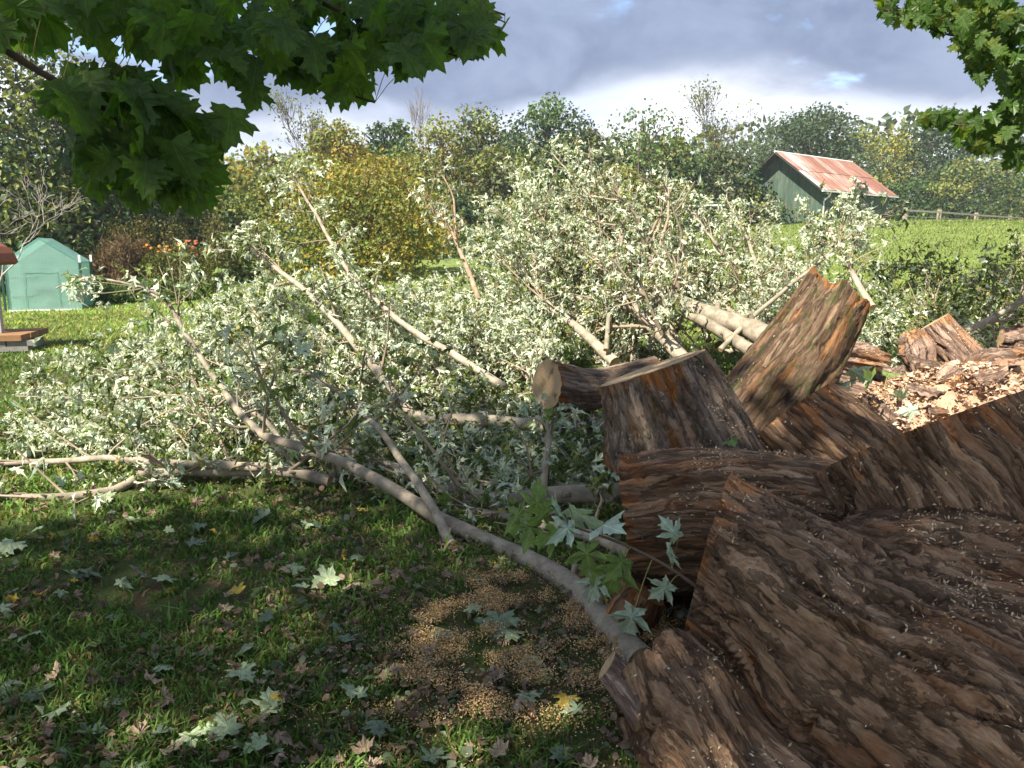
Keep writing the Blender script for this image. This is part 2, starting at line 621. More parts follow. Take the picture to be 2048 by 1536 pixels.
M_BARK_MOSS = bark_mat('mossy_bark', (0.035, 0.024, 0.015), (0.15, 0.10, 0.065), (0.29, 0.20, 0.13), patchy=0.6, moss=0.8)
M_BARK_RED = bark_mat('red_bark', (0.08, 0.045, 0.03), (0.24, 0.16, 0.12), (0.42, 0.33, 0.27), (0.42, 0.22, 0.11), 0.8)
M_WOOD = wood_mat('cut_wood', (0.34, 0.22, 0.11), (0.55, 0.40, 0.24))
M_WOOD_WET = wood_mat('dark_cut_wood', (0.10, 0.045, 0.016), (0.30, 0.145, 0.05))

# ================================================================== the land
def ground_mat():
    m, w = mat('lawn_soil')
    tc = w.n('ShaderNodeTexCoord').outputs['Object']
    n1 = w.noise(tc, 0.35, 5, 0.6); n2 = w.noise(tc, 6.0, 6, 0.65); n3 = w.noise(tc, 55.0, 4, 0.7)
    g = w.ramp(w.math('ADD', w.math('MULTIPLY', n2, 0.5), w.math('MULTIPLY', n3, 0.5)), [(0.3, (0.035, 0.045, 0.016)), (0.5, (0.075, 0.105, 0.03)), (0.7, (0.13, 0.16, 0.05))])
    dry = w.ramp(n3, [(0.3, (0.05, 0.032, 0.018)), (0.7, (0.16, 0.115, 0.065))])
    c = w.mix(w.ss(w.math('ADD', w.math('MULTIPLY', n1, 0.5), w.math('MULTIPLY', n2, 0.5)), 0.46, 0.60), g, dry)
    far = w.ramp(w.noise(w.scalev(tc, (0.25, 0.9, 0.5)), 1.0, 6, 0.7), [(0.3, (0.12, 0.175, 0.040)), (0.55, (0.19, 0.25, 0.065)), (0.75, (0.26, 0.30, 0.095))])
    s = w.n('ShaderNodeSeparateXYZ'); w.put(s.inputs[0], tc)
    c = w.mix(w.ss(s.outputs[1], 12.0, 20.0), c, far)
    finish(w, pbsdf(w, c, 0.95, bump(w, w.math('ADD', n3, n2), 0.8, 0.05), 0.1))
    return m


def axis_steps(lo, hi, f0, f1, fine, grow):
    a = list(np.arange(f0, f1 + 1e-6, fine)); s = fine; v = f1
    while v < hi:
        s *= grow; v += s; a.append(v)
    s = fine; v = f0; b = []
    while v > lo:
        s *= grow; v -= s; b.append(v)
    return np.array(b[::-1] + a)


gx = axis_steps(-320, 320, -9, 9, 0.3, 1.09); gy = axis_steps(-80, 700, 0, 14, 0.3, 1.07)
GX, GY = np.meshgrid(gx, gy)
GZ = ground(GX, GY)
nX, nY = len(gx), len(gy)
idx = np.arange(nX * nY).reshape(nY, nX)
F = np.stack([idx[:-1, :-1], idx[:-1, 1:], idx[1:, 1:], idx[1:, :-1]], -1).reshape(-1, 4)
tag(link('ground', make_mesh('ground', np.stack([GX, GY, GZ], -1).reshape(-1, 3), F, ground_mat(), smooth=True)), kind='structure')

# saw-dust area on the lawn and among the logs (used to thin the grass)
SAW = [gr(1090, 1265), gr(960, 1330), gr(1200, 1240), gr(1060, 1215)]


def saw_amount(x, y):
    a = 0
    for p, r in zip(SAW, (0.50, 0.42, 0.40, 0.35)):
        a = a + np.exp(-((x - p[0]) ** 2 + ((y - p[1]) * 1.15) ** 2) / r ** 2)
    return np.clip(a, 0, 1)


# ------------------------------------------------------------------ grass blades
def grass():
    rg = np.random.default_rng(21)
    N = 265000
    u = rg.random(N)
    y = 1.75 * (30 / 1.75) ** (u ** 1.25)
    hw = 0.70 * y + 0.5
    x = (rg.random(N) * 2 - 1) * hw
    dens = 0.55 + 0.75 * fbm(np.column_stack([x * 0.9, y * 0.9, np.zeros(N)]), 3) + 0.75 * fbm(np.column_stack([x * 6, y * 6, np.ones(N)]), 2)
    dens = dens - 0.75 * saw_amount(x, y)
    dens = dens - 0.45 * S01((x - 0.1) / 0.5) * S01((5.0 - y) / 1.0)      # trampled, chip covered side by the logs
    dens = np.where(y > 9, dens + 0.4, dens)
    keep = rg.random(N) < dens
    keep &= ~((x > 0.75) & (y < 5.5) & (y > 1.2))
    x, y = x[keep], y[keep]; n = len(x)
    z = ground(x, y)
    h = (0.016 + 0.030 * rg.random(n)) * (1 + 0.35 * fbm(np.column_stack([x * 5, y * 5, np.full(n, 9.0)]), 2)) * (1 + 0.05 * np.minimum(y, 18))
    tall = rg.random(n) < 0.035; h = np.where(tall, h * 1.8, h)
    wd = (0.0020 + 0.0018 * rg.random(n)) * (1 + 0.34 * np.minimum(y, 22))
    az = rg.random(n) * 2 * math.pi
    bend = 0.3 + 0.9 * rg.random(n)
    la = rg.random(n) * 2 * math.pi
    dx, dy = np.cos(la) * h * bend, np.sin(la) * h * bend
    sx, sy = np.cos(az) * wd, np.sin(az) * wd
    V = np.zeros((n, 5, 3))
    V[:, 0] = np.stack([x - sx, y - sy, z - 0.004], 1); V[:, 1] = np.stack([x + sx, y + sy, z - 0.004], 1)
    V[:, 2] = np.stack([x - sx * .8 + dx * .3, y - sy * .8 + dy * .3, z + h * .62], 1)
    V[:, 3] = np.stack([x + sx * .8 + dx * .3, y + sy * .8 + dy * .3, z + h * .62], 1)
    V[:, 4] = np.stack([x + dx, y + dy, z + h * 0.92], 1)
    near = y < 7.5
    base = np.array([[0.115, 0.205, 0.042]]) * (0.55 + 0.9 * rg.random((n, 1)))
    yel = rg.random(n) < 0.20
    base[yel] = np.array([0.25, 0.21, 0.085]) * (0.6 + 0.7 * rg.random((yel.sum(), 1)))
    pat = 0.5 + fbm(np.column_stack([x * 0.8, y * 0.8, np.full(n, 5.0)]), 2)
    base *= (0.75 + 0.5 * np.clip(pat, 0, 1))[:, None]
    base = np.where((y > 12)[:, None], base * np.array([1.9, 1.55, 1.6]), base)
    vn = V[near]; k = len(vn)
    Vn = vn.reshape(-1, 3); o = np.arange(k)[:, None] * 5
    Fq = (o + np.array([[0, 1, 3, 2]])); Ft = (o + np.array([[2, 3, 4]]))
    vf = V[~near][:, [0, 1, 4]]; m = len(vf)
    Ff = (np.arange(m)[:, None] * 3 + np.array([[0, 1, 2]])) + k * 5
    VV = np.vstack([Vn, vf.reshape(-1, 3)])
    CC = np.vstack([np.repeat(base[near], 5, 0), np.repeat(base[~near], 3, 0)])
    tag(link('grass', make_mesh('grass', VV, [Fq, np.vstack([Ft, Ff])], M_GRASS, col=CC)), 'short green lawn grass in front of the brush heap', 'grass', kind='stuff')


grass()


def field_grass():
    rg = np.random.default_rng(22)
    N = 42000
    y = 18 + 62 * rg.random(N) ** 0.8; x = 2 + rg.random(N) * (0.72 * y + 2)
    z = ground(x, y); h = (0.05 + 0.09 * rg.random(N)); w_ = 0.02 + 0.0006 * y
    az = rg.random(N) * math.pi; la = rg.random(N) * 6.28
    V = np.zeros((N, 3, 3))
    V[:, 0] = np.stack([x - np.cos(az) * w_, y - np.sin(az) * w_, z], 1); V[:, 1] = np.stack([x + np.cos(az) * w_, y + np.sin(az) * w_, z], 1)
    V[:, 2] = np.stack([x + np.cos(la) * h * .5, y + np.sin(la) * h * .5, z + h], 1)
    pat = np.clip(0.5 + fbm(np.column_stack([x * 0.12, y * 0.3, np.full(N, 2.0)]), 3), 0, 1)
    c = np.array([0.20, 0.26, 0.065]) * (0.6 + 0.6 * rg.random((N, 1))) * (0.75 + 0.5 * pat[:, None])
    c[rg.random(N) < 0.12] = (0.26, 0.24, 0.10)
    tag(link('field_grass', make_mesh('field_grass', V.reshape(-1, 3), np.arange(N * 3).reshape(-1, 3), M_GRASS, col=np.repeat(c, 3, 0))), 'sunlit meadow grass on the slope before the barn', 'grass', kind='stuff')


field_grass()

# ================================================================== trees far behind
PAL = {
    'dark': (0.058, 0.098, 0.040), 'green': (0.095, 0.160, 0.048), 'olive': (0.190, 0.215, 0.060), 'gold': (0.330, 0.270, 0.055),
    'pale': (0.250, 0.285, 0.095), 'grey': (0.105, 0.145, 0.082), 'brown': (0.120, 0.135, 0.070), 'yellow': (0.320, 0.310, 0.065), 'rust': (0.205, 0.185, 0.065)}
M_TRUNK = col_mat('trunk_bark', 0.9, 0.1, 6)


def far_tree(px, top, Y, hw, kind, label, nb=26, per=230, ls=0.30, low=0.18, flat=0.75, second=None, mixf=0.2, name='broadleaf_tree', seed=0, round_=0.5, gap=0.0, cat='tree', group='trees along the wood edge'):
    rg = np.random.default_rng(1000 + seed + int(px))
    b = at(px, 600, Y); gz = float(ground(b[0], Y)); tz = at(px, top, Y)[2]
    H = tz - gz; R = hw * 1.22 * Y / FPX; per = int(per * 1.18); ls = ls * 1.08
    root = thing(name, (b[0], Y, gz), label, cat, group)
    base = np.array(b); base[2] = gz
    # trunk and limbs
    mb = MB()
    lean = rg.normal(size=2) * 0.04 * H
    tp = np.array([[0, 0, -0.2], [lean[0] * .4, lean[1] * .4, H * .35], [lean[0], lean[1], H * .9]]) + base
    P = smooth_path(tp, 8); r0 = 0.020 * H + 0.03
    tcol = np.array([0.10, 0.085, 0.065]) * (0.8 + 0.5 * rg.random())
    mb.tube(P, np.linspace(r0, r0 * 0.15, 8), 7, col=tcol)
    parts = []
    pal = np.array(PAL[kind]); pal2 = np.array(PAL[second]) if second else pal
    for i in range(nb):
        f = low + (0.97 - low) * ((i + rg.random()) / nb)
        g = (f - low) / (1 - low)
        env = R * (math.sin(math.pi * min(1, 0.12 + 0.88 * g ** (0.75))) ** round_ if round_ > 0 else (1.02 - g))
        a = i * 2.399 + rg.normal() * 0.3
        rr = env * (0.25 + 0.68 * math.sqrt(rg.random()))
        br = R * (0.32 + 0.22 * rg.random()) * (1.15 - 0.45 * g)
        c = base + np.array([lean[0] * f + rr * math.cos(a), lean[1] * f + rr * math.sin(a), f * H - br * 0.35])
        c[2] = min(c[2], tz - br * flat * 0.85)
        k = int(f * 7)
        mb.tube(smooth_path([P[max(0, min(6, k - 1))], (P[min(7, k)] + c) / 2 + (0, 0, 0.02 * H), c], 4), np.array([0.35, .25, .16, .05]) * r0, 4, col=tcol, cap=False)
        n = int(per * (0.6 + 0.8 * rg.random()))
        d = unit(rg.normal(size=(n, 3)))
        q = (0.35 + 0.75 * rg.random(n) ** 0.45) * (1 + 0.55 * fbm(d * 2.1 + i * 3.1, 2))
        pos = c + d * (br * q)[:, None] * np.array([1.1, 1.1, flat])
        if gap > 0:
            keep = fbm(pos / (0.22 * R + .3) + seed, 2) > gap - 0.35
            pos = pos[keep]; d = d[keep]; n = len(pos)
            if n == 0: continue
        nrm = unit(d * 0.55 + rg.normal(size=(n, 3)) * 0.55 + np.array([0, 0, 0.45]))
        t = unit(rg.normal(size=(n, 3)) + np.array([0, 0, -0.35]))
        bc = (pal2 if rg.random() < mixf else pal) * (0.78 + 0.44 * rg.random())
        col = bc * (0.65 + 0.7 * rg.random((n, 1))) * (1 + 0.10 * rg.normal(size=(n, 3)))
        if second:
            s = rg.random(n) < mixf * 0.5
            col[s] = pal2 * (0.8 + 0.5 * rg.random((s.sum(), 1)))
        parts.append(scatter(T_KITE, pos, t, nrm, ls * (0.6 + 0.8 * rg.random(n)), np.clip(col, 0.01, 1)))
    mb.part('trunk', root, M_TRUNK, usecol=True, smooth=True)
    V, F, C = join_leaves(parts)
    part('crown', root, V, F, M_FAR, col=C, kind='stuff')
    return root


def bare_tree(px, top, Y, hw, label, seed, col=(0.30, 0.26, 0.22), depth=5, r0=0.07, lean=(0, 0), py0=None, group=None, twig=0.004, name='bare_tree', leaf=None):
    rg = np.random.default_rng(seed)
    b = at(px, 600, Y); b[2] = float(ground(b[0], Y)) if py0 is None else at(px, py0, Y)[2]
    H = at(px, top, Y)[2] - b[2]; R = hw * Y / FPX
    root = thing(name, (b[0], Y, float(ground(b[0], Y))), label, 'tree', group)
    mb = MB(); tips = []
    L0 = H * 0.34

    def grow(p, d, L, r, k):
        q = p + d * L
        m = (p + q) / 2 + rg.normal(size=3) * L * 0.07
        mb.tube(smooth_path([p, m, q], 4), np.linspace(r, max(r * 0.62, twig), 4), 5 if k > 2 else 3, cap=False, col=np.array(col) * (0.8 + 0.4 * rg.random()))
        if k == 0:
            tips.append(q); return
        nn = rg.integers(2, 4)
        for _ in range(nn):
            sp = np.array([1, 1, 0.55]) * (0.55 * min(1.8, R / (H * 0.4)))
            d2 = unit(d + rg.normal(size=3) * sp + np.array([0, 0, 0.16]))
            grow(q if rg.random() < 0.7 else m, d2, L * (0.66 + 0.2 * rg.random()), max(r * 0.58, twig), k - 1)
    grow(b + np.array([0, 0, -0.1]), unit(np.array([lean[0], lean[1], 1.0])), L0, r0, depth)
    mb.part('branches', root, M_TRUNK, usecol=True, smooth=True)
    if leaf is not None:
        tips = np.array(tips); n = len(tips) * leaf[1]
        pos = np.repeat(tips, leaf[1], 0) + rg.normal(size=(n, 3)) * leaf[2]
        c = np.array(PAL[leaf[0]]) * (0.6 + 0.8 * rg.random((n, 1)))
        V, F, C = scatter(T_KITE, pos, unit(rg.normal(size=(n, 3))), unit(rg.normal(size=(n, 3)) + (0, 0, .4)), leaf[3] * (0.6 + 0.8 * rg.random(n)), c)
        part('crown', root, V, F, M_FAR, col=C, kind='stuff')
    return root


# the wood behind, from left to right (pixel column, pixel of the top, metres away, half width in pixels)
far_tree(-40, -160, 30, 230, 'grey', 'tall grey-green tree at the far left above the greenhouse', 56, 330, 0.21, 0.10, 0.8, 'pale', 0.35, seed=1)
far_tree(150, 140, 36, 120, 'grey', 'grey-green tree just right of the tall left tree', 30, 300, 0.21, 0.04, 0.8, 'pale', 0.3, seed=2)
far_tree(215, 330, 33, 120, 'dark', 'low dark green tree behind the greenhouse', 24, 280, 0.20, 0.02, 0.8, 'green', 0.3, seed=3)
far_tree(330, 330, 40, 110, 'dark', 'dark shrubby tree behind the dried garden plants', 24, 260, 0.22, 0.02, 0.8, 'olive', 0.4, seed=4)
far_tree(430, 360, 42, 90, 'olive', 'low olive tree left of the golden tree', 24, 240, 0.22, 0.02, 0.7, 'green', 0.4, seed=5)
far_tree(500, 330, 55, 95, 'olive', 'olive tree right of the overhanging leaves', 26, 240, 0.27, 0.02, 0.7, 'gold', 0.3, seed=6)
bare_tree(630, 225, 66, 50, 'half-bare brownish tree above the olive crowns', 53, (0.11, 0.09, 0.065), 6, 0.13, group='trees along the wood edge', twig=0.02, leaf=('olive', 4, 0.5, 0.24))
far_tree(610, 300, 56, 100, 'olive', 'olive-gold spreading tree behind the golden tree, left of centre', 28, 250, 0.28, 0.02, 0.6, 'pale', 0.4, seed=7)
far_tree(690, 240, 60, 90, 'olive', 'yellowing olive tree standing tallest behind the golden tree', 28, 250, 0.29, 0.04, 0.6, 'gold', 0.35, seed=8)
far_tree(792, 240, 66, 50, 'green', 'fresh green pointed tree between the yellowing crowns', 22, 200, 0.30, 0.2, 0.8, 'dark', 0.2, seed=9)
bare_tree(850, 225, 68, 40, 'fine leafless tree with twigs against the blue sky', 57, (0.22, 0.19, 0.17), 6, 0.09, group='trees along the wood edge', twig=0.012)
far_tree(800, 305, 57, 85, 'olive', 'bronze-green tree behind the right of the golden tree', 28, 240, 0.28, 0.02, 0.55, 'rust', 0.3, seed=10)
far_tree(900, 235, 60, 75, 'pale', 'pale yellow-green tree with an open crown', 24, 210, 0.27, 0.10, 0.8, 'rust', 0.25, seed=11, gap=0.2)
far_tree(965, 203, 62, 62, 'pale', 'tall pale green tree with feathery top left of the dark tree', 26, 220, 0.27, 0.10, 0.9, 'grey', 0.3, seed=12, gap=0.15)
far_tree(880, 380, 50, 80, 'green', 'shaded green tree behind the bare twigs', 22, 230, 0.26, 0.0, 0.7, 'dark', 0.5, seed=13)
far_tree(1085, 195, 68, 85, 'dark', 'dark green tree behind the peak of the heap', 30, 240, 0.30, 0.08, 0.7, 'green', 0.3, seed=14)
far_tree(1010, 290, 60, 80, 'olive', 'rounded olive tree left of the peak of the heap', 24, 230, 0.28, 0.02, 0.6, 'brown', 0.3, seed=15)
far_tree(1160, 255, 66, 70, 'brown', 'brownish green tree right of the dark tree', 24, 220, 0.29, 0.04, 0.7, 'dark', 0.4, seed=16)
far_tree(1275, 208, 70, 90, 'green', 'green tree with sky gaps in its open crown', 30, 190, 0.30, 0.12, 0.7, 'olive', 0.3, seed=17, gap=0.42)
far_tree(1215, 330, 62, 70, 'olive', 'low olive tree under the open crowned tree', 22, 220, 0.28, 0.0, 0.5, 'gold', 0.25, seed=18)
far_tree(1385, 300, 72, 75, 'brown', 'dull purple-brown thinning tree left of the barn', 24, 220, 0.30, 0.04, 0.7, 'dark', 0.4, seed=19)
bare_tree(1440, 245, 76, 45, 'thinning tree with grey twigs left of the great dark tree', 59, (0.12, 0.10, 0.075), 6, 0.13, group='trees along the wood edge', twig=0.02, leaf=('olive', 4, 0.5, 0.24))
far_tree(1460, 350, 74, 85, 'dark', 'dark tree right behind the gable of the barn', 26, 230, 0.30, 0.0, 0.6, 'olive', 0.4, seed=20)
far_tree(1590, 208, 100, 112, 'dark', 'great dark domed evergreen behind the barn roof', 46, 330, 0.36, 0.02, 0.5, 'grey', 0.25, seed=21, round_=0.42, name='evergreen_tree')
far_tree(1725, 262, 104, 75, 'yellow', 'yellow-green tree between the two dark trees', 28, 250, 0.36, 0.02, 0.7, 'olive', 0.5, seed=22)
far_tree(1830, 222, 108, 80, 'dark', 'dark tall tree behind the right end of the barn', 32, 260, 0.38, 0.02, 0.8, 'grey', 0.4, seed=23)
far_tree(1900, 320, 97, 105, 'dark', 'broad feathery evergreen behind the fence', 42, 280, 0.34, 0.0, 0.42, 'olive', 0.35, seed=24, round_=0.4, name='evergreen_tree')
far_tree(1790, 360, 95, 65, 'green', 'low green tree between barn and fence', 24, 250, 0.33, 0.0, 0.6, 'dark', 0.4, seed=25)
far_tree(2000, 350, 101, 60, 'green', 'green tree behind the far end of the fence', 24, 220, 0.34, 0.0, 0.7, 'dark', 0.4, seed=26)
far_tree(2060, 330, 100, 40, 'brown', 'thin brownish tree at the right edge behind the fence', 18, 130, 0.32, 0.1, 0.8, 'grey', 0.3, seed=27, gap=0.3)
far_tree(1650, 330, 96, 110, 'olive', 'olive low tree hidden behind the barn roof', 26, 240, 0.34, 0.0, 0.5, 'dark', 0.5, seed=28)

for i, (px, top, kd, sec) in enumerate(((450, 300, 'olive', 'green'), (560, 285, 'olive', 'gold'), (660, 275, 'olive', 'pale'), (760, 290, 'green', 'olive'), (850, 300, 'olive', 'rust'), (940, 275, 'pale', 'olive'), (1040, 265, 'dark', 'green'), (1130, 270, 'green', 'dark'), (1220, 280, 'olive', 'dark'), (1320, 270, 'green', 'olive'), (1420, 300, 'brown', 'dark'))):
    far_tree(px, top, 73, 62, kd, '%s full-crowned tree from the left in the second row of the wood' % ['first', 'second', 'third', 'fourth', 'fifth', 'sixth', 'seventh', 'eighth', 'ninth', 'tenth', 'eleventh'][i], 24, 120, 0.42, 0.0, 0.75, sec, 0.35, seed=40 + i, round_=0.35)

# golden tree in front of the wood
far_tree(735, 318, 27, 122, 'gold', 'golden-yellow leafed tree standing before the wood', 46, 280, 0.125, 0.10, 0.8, 'olive', 0.4, name='golden_tree', seed=31, group=None, round_=0.35, gap=0.12)

ORD = ['first', 'second', 'third', 'fourth', 'fifth', 'sixth', 'seventh', 'eighth', 'ninth', 'tenth', 'eleventh', 'twelfth', 'thirteenth', 'fourteenth', 'fifteenth', 'sixteenth']
# bushes that close the foot of the wood
for i, (px, top, Y, hw, kd, sec) in enumerate(((60, 470, 30, 80, 'dark', 'green'), (190, 455, 34, 80, 'dark', 'grey'), (300, 470, 36, 70, 'olive', 'dark'), (410, 470, 37, 70, 'dark', 'grey'), (500, 450, 36, 70, 'green', 'olive'),
                                               (590, 440, 40, 70, 'dark', 'green'), (690, 470, 42, 80, 'dark', 'green'), (810, 440, 40, 80, 'green', 'dark'), (910, 450, 44, 70, 'dark', 'olive'), (1020, 430, 46, 70, 'green', 'dark'),
                                               (1130, 430, 52, 80, 'dark', 'olive'), (1250, 420, 56, 80, 'olive', 'dark'), (1370, 410, 64, 70, 'dark', 'brown'))):
    far_tree(px, top, Y, hw, kd, '%s undergrowth bush from the left at the foot of the wood' % ORD[i], 12, 110, 0.17 + 0.0012 * Y, 0.0, 0.8, sec, 0.35, name='bush', seed=60 + i, cat='bush', group='bushes along the foot of the wood', round_=0.3)
for i, (px, top) in enumerate(((1800, 415), (1860, 420), (1925, 425), (1985, 428), (2040, 428))):
    far_tree(px, top, 94, 42, 'olive' if i % 2 else 'dark', '%s low bush from the left behind the rail fence' % ORD[i], 10, 90, 0.30, 0.0, 0.7, 'green', 0.4, name='bush', seed=80 + i, cat='bush', group='bushes behind the rail fence', round_=0.3)

# far wood closing the skyline behind the single trees
def far_wood():
    rg = np.random.default_rng(5); P = []
    n = 17000
    x = rg.uniform(-140, 170, n); y = 118 + 16 * rg.random(n)
    top = 13.0 + 2.5 * fbm(np.column_stack([x * 0.09, np.zeros(n), np.zeros(n)]), 3) + 4.0 * S01((x + 10) / 60)
    z = ground(x, y) + rg.random(n) ** 0.7 * top
    c = np.array(PAL['grey']) * (0.55 + 0.8 * rg.random((n, 1)))
    o = rg.random(n) < 0.3; c[o] = np.array(PAL['olive']) * (0.6 + 0.6 * rg.random((o.sum(), 1)))
    V, F, C = scatter(T_KITE, np.column_stack([x, y, z]), unit(rg.normal(size=(n, 3))), unit(rg.normal(size=(n, 3)) + (0, -0.4, .5)), 1.2 * (0.5 + rg.random(n)), c)
    tag(link('far_wood', make_mesh('far_wood', V, F, M_FAR, col=C)), 'far grey-green wood behind the single trees', 'wood', kind='stuff')


far_wood()
bare_tree(-15, 330, 17.5, 120, 'dead pale grey branching tree at the left edge behind the greenhouse', 77, (0.38, 0.34, 0.30), 6, 0.035, lean=(0.25, 0), twig=0.004, name='dead_tree')

# ================================================================== barn
def barn_wall_mat(name, base, rust):
    m, w = mat(name)
    tc = w.n('ShaderNodeTexCoord').outputs['Object']
    n = w.noise(w.scalev(tc, (3.5, 3.5, 0.5)), 1.0, 6, 0.65); n2 = w.noise(tc, 1.3, 5, 0.6)
    c = w.ramp(n, [(0.3, tuple(np.array(base) * 0.6)), (0.5, base), (0.72, tuple(np.array(base) * 1.45))])
    c = w.mix(w.ss(w.math('ADD', w.math('MULTIPLY', n, .5), w.math('MULTIPLY', n2, .5)), 0.52, 0.62), c, rust)
    finish(w, pbsdf(w, c, 0.85, bump(w, n, 0.4, 0.02), 0.2))
    return m


def tin_mat():
    m, w = mat('rusty_tin')
    g = attr(w, 'grain', 'Vector')
    n = w.noise(w.scalev(g, (0.55, 2.8, 1)), 1.0, 6, 0.65, 0.5); n2 = w.noise(w.scalev(g, (3, 16, 1)), 1.0, 4, 0.6)
    f = w.math('ADD', w.math('MULTIPLY', n, 0.75), w.math('MULTIPLY', n2, 0.25))
    f = w.math('ADD', f, w.math('MULTIPLY', w.math('SUBTRACT', attr(w, 'rust', 'Fac'), 0.5), 0.50))
    c = w.ramp(f, [(0.38, (0.52, 0.49, 0.46)), (0.47, (0.42, 0.31, 0.26)), (0.58, (0.30, 0.155, 0.105)), (0.74, (0.24, 0.11, 0.075))])
    finish(w, pbsdf(w, c, 0.6, bump(w, n2, 0.2, 0.01), 0.3))
    return m


M_BARN = barn_wall_mat('green_boards', (0.068, 0.108, 0.080), (0.15, 0.135, 0.085))
M_BARN_LOW = barn_wall_mat('sunlit_boards', (0.12, 0.145, 0.095), (0.19, 0.17, 0.11))  # sunlight below the eave shadow is put into this paler colour
M_TIN = tin_mat()
M_WHITE = plain('white_metal', (0.78, 0.78, 0.76), 0.5, 0.08)
M_SOFFIT = plain('old_rafters', (0.06, 0.055, 0.05), 0.9, 0.3)
M_DOOR = plain('grey_door', (0.36, 0.38, 0.42), 0.7, 0.15)
M_POST = plain('weathered_wood', (0.36, 0.31, 0.25), 0.9, 0.3, 14)


def build_barn():
    th = rad(-51.6); R = rotz(th)
    o = np.array([26.8, 68.0, 0.0]); o[2] = float(ground(o[0] + 3, o[1] + 4)) - 0.05
    W, L, E, Rg = 8.5, 11.6, 2.95, 6.1
    root = thing('barn', o, 'old green board barn with rusty tin gable roof on the slope', 'barn')
    X = lambda p: np.asarray(p, float) @ R.T + o
    rg = np.random.default_rng(3)
    # walls of upright boards
    def boards(name, a, b, topf, low, m):
        mb = MB(); d = np.asarray(b, float) - np.asarray(a, float); Ln = np.linalg.norm(d); d = d / Ln
        nrm = np.array([d[1], -d[0], 0]); n = int(Ln / 0.3)
        for i in range(n):
            s0, s1 = i * Ln / n, (i + 1) * Ln / n - 0.012
            off = nrm * rg.uniform(0, 0.02)
            p0, p1 = np.asarray(a, float) + d * s0 + off, np.asarray(a, float) + d * s1 + off
            z0 = low - rg.uniform(0, 0.05) if low <= 0.2 else low
            q = [p0 + (0, 0, z0), p1 + (0, 0, z0), p1 + (0, 0, topf((s1) / Ln)), p0 + (0, 0, topf(s0 / Ln))]
            q2 = [v - nrm * 0.035 for v in q]
            mb.add(X(q + q2), np.array([[0, 1, 2, 3], [7, 6, 5, 4], [0, 4, 5, 1], [1, 5, 6, 2], [2, 6, 7, 3], [3, 7, 4, 0]]))
        return mb.part(name, root, m)
    gab = lambda s: E + (Rg - E) * (1 - abs(2 * s - 1)) - 0.06
    boards('wall', (-W, 0, 0), (0, 0, 0), gab, 0.0, M_BARN)
    boards('wall', (0, 0, 0), (0, L, 0), lambda s: E - 0.02, 1.32, M_BARN)
    boards('wall_base', (0.02, 0, 0), (0.02, L, 0), lambda s: 1.30, 0.0, M_BARN_LOW)['label'] = 'lower boards of the long wall with sunlight put into their paler colour'
    boards('wall', (0, L, 0), (-W, L, 0), gab, 0.0, M_BARN)
    boards('wall', (-W, L, 0), (-W, 0, 0), lambda s: E - 0.02, 0.0, M_BARN)
    # roof sheets, two courses a slope, ribs pressed in
    slope = math.hypot(W / 2, Rg - E)
    sx = np.array([W / 2, 0, -(Rg - E)]) / slope
    y0, y1 = -1.15, L + 0.65
    ncol = 14; cw = (y1 - y0) / ncol; ov = 0.62
    Lt = slope + ov
    for side in (1, -1):
        for course in (0, 1):
            for k in range(ncol):
                a0 = Lt * (0.0 if course == 0 else 0.47); a1 = Lt * (0.50 if course == 0 else 1.0)
                u = np.linspace(a0, a1, 5); vv = np.linspace(0, cw + 0.05, 13)
                U, Vv = np.meshgrid(u, vv, indexing='ij')
                rib = 0.018 * (np.cos(Vv / cw * 2 * math.pi * 4) > 0.6)
                lift = (0.03 if course == 0 else 0.0) + rib + rg.uniform(0, 0.012)
                d = np.array([sx[0] * side, 0, sx[2]]); nn = np.array([-sx[2] * side, 0, sx[0]])
                P = np.array([-W / 2, 0, Rg + 0.05]) + U[..., None] * d + (y0 + k * cw + Vv)[..., None] * np.array([0, 1, 0]) + lift[..., None] * nn
                ii = np.arange(5 * 13).reshape(5, 13)
                F = np.stack([ii[:-1, :-1], ii[1:, :-1], ii[1:, 1:], ii[:-1, 1:]], -1).reshape(-1, 4)
                gcol = np.stack([U, y0 + k * cw + Vv + rg.uniform(0, 5), np.full_like(U, side)], -1).reshape(-1, 3)
                t = k / ncol
                ru = (0.30 + 0.75 * t + rg.normal() * 0.16) if course else (0.62 + 0.3 * t + rg.normal() * 0.16)
                part('roof_sheet', root, X(P.reshape(-1, 3)), F, M_TIN, attrs={'grain': gcol, 'rust': np.full(len(gcol), ru)})
    mb = MB()
    for side in (1, -1):          # deck under the sheets
        d = np.array([sx[0] * side, 0, sx[2]]); nn = np.array([-sx[2] * side, 0, sx[0]])
        a = np.array([-W / 2, 0, Rg + 0.02])
        q = [a + (0, y0 + .03, 0), a + d * (Lt - .03) + (0, y0 + .03, 0), a + d * (Lt - .03) + (0, y1 - .03, 0), a + (0, y1 - .03, 0)]
        q2 = [v - nn * 0.09 for v in q]
        mb.add(X(q + q2), np.array([[0, 1, 2, 3], [7, 6, 5, 4], [0, 4, 5, 1], [1, 5, 6, 2], [2, 6, 7, 3], [3, 7, 4, 0]]))
    mb.part('roof_deck', root, M_SOFFIT)
    ridge = MB(); ridge.tube(X([[-W / 2, y0, Rg + 0.07], [-W / 2, y1, Rg + 0.07]]), 0.09, 6); ridge.part('ridge_cap', root, M_WHITE)
    ex = np.array([-W / 2, 0, Rg]) + sx * Lt
    g = MB(); g.box(X([[ex[0] + 0.06, (y0 + y1) / 2, ex[2] - 0.06]])[0], (0.13, y1 - y0, 0.13), R); gut = g.part('gutter', root, M_WHITE)
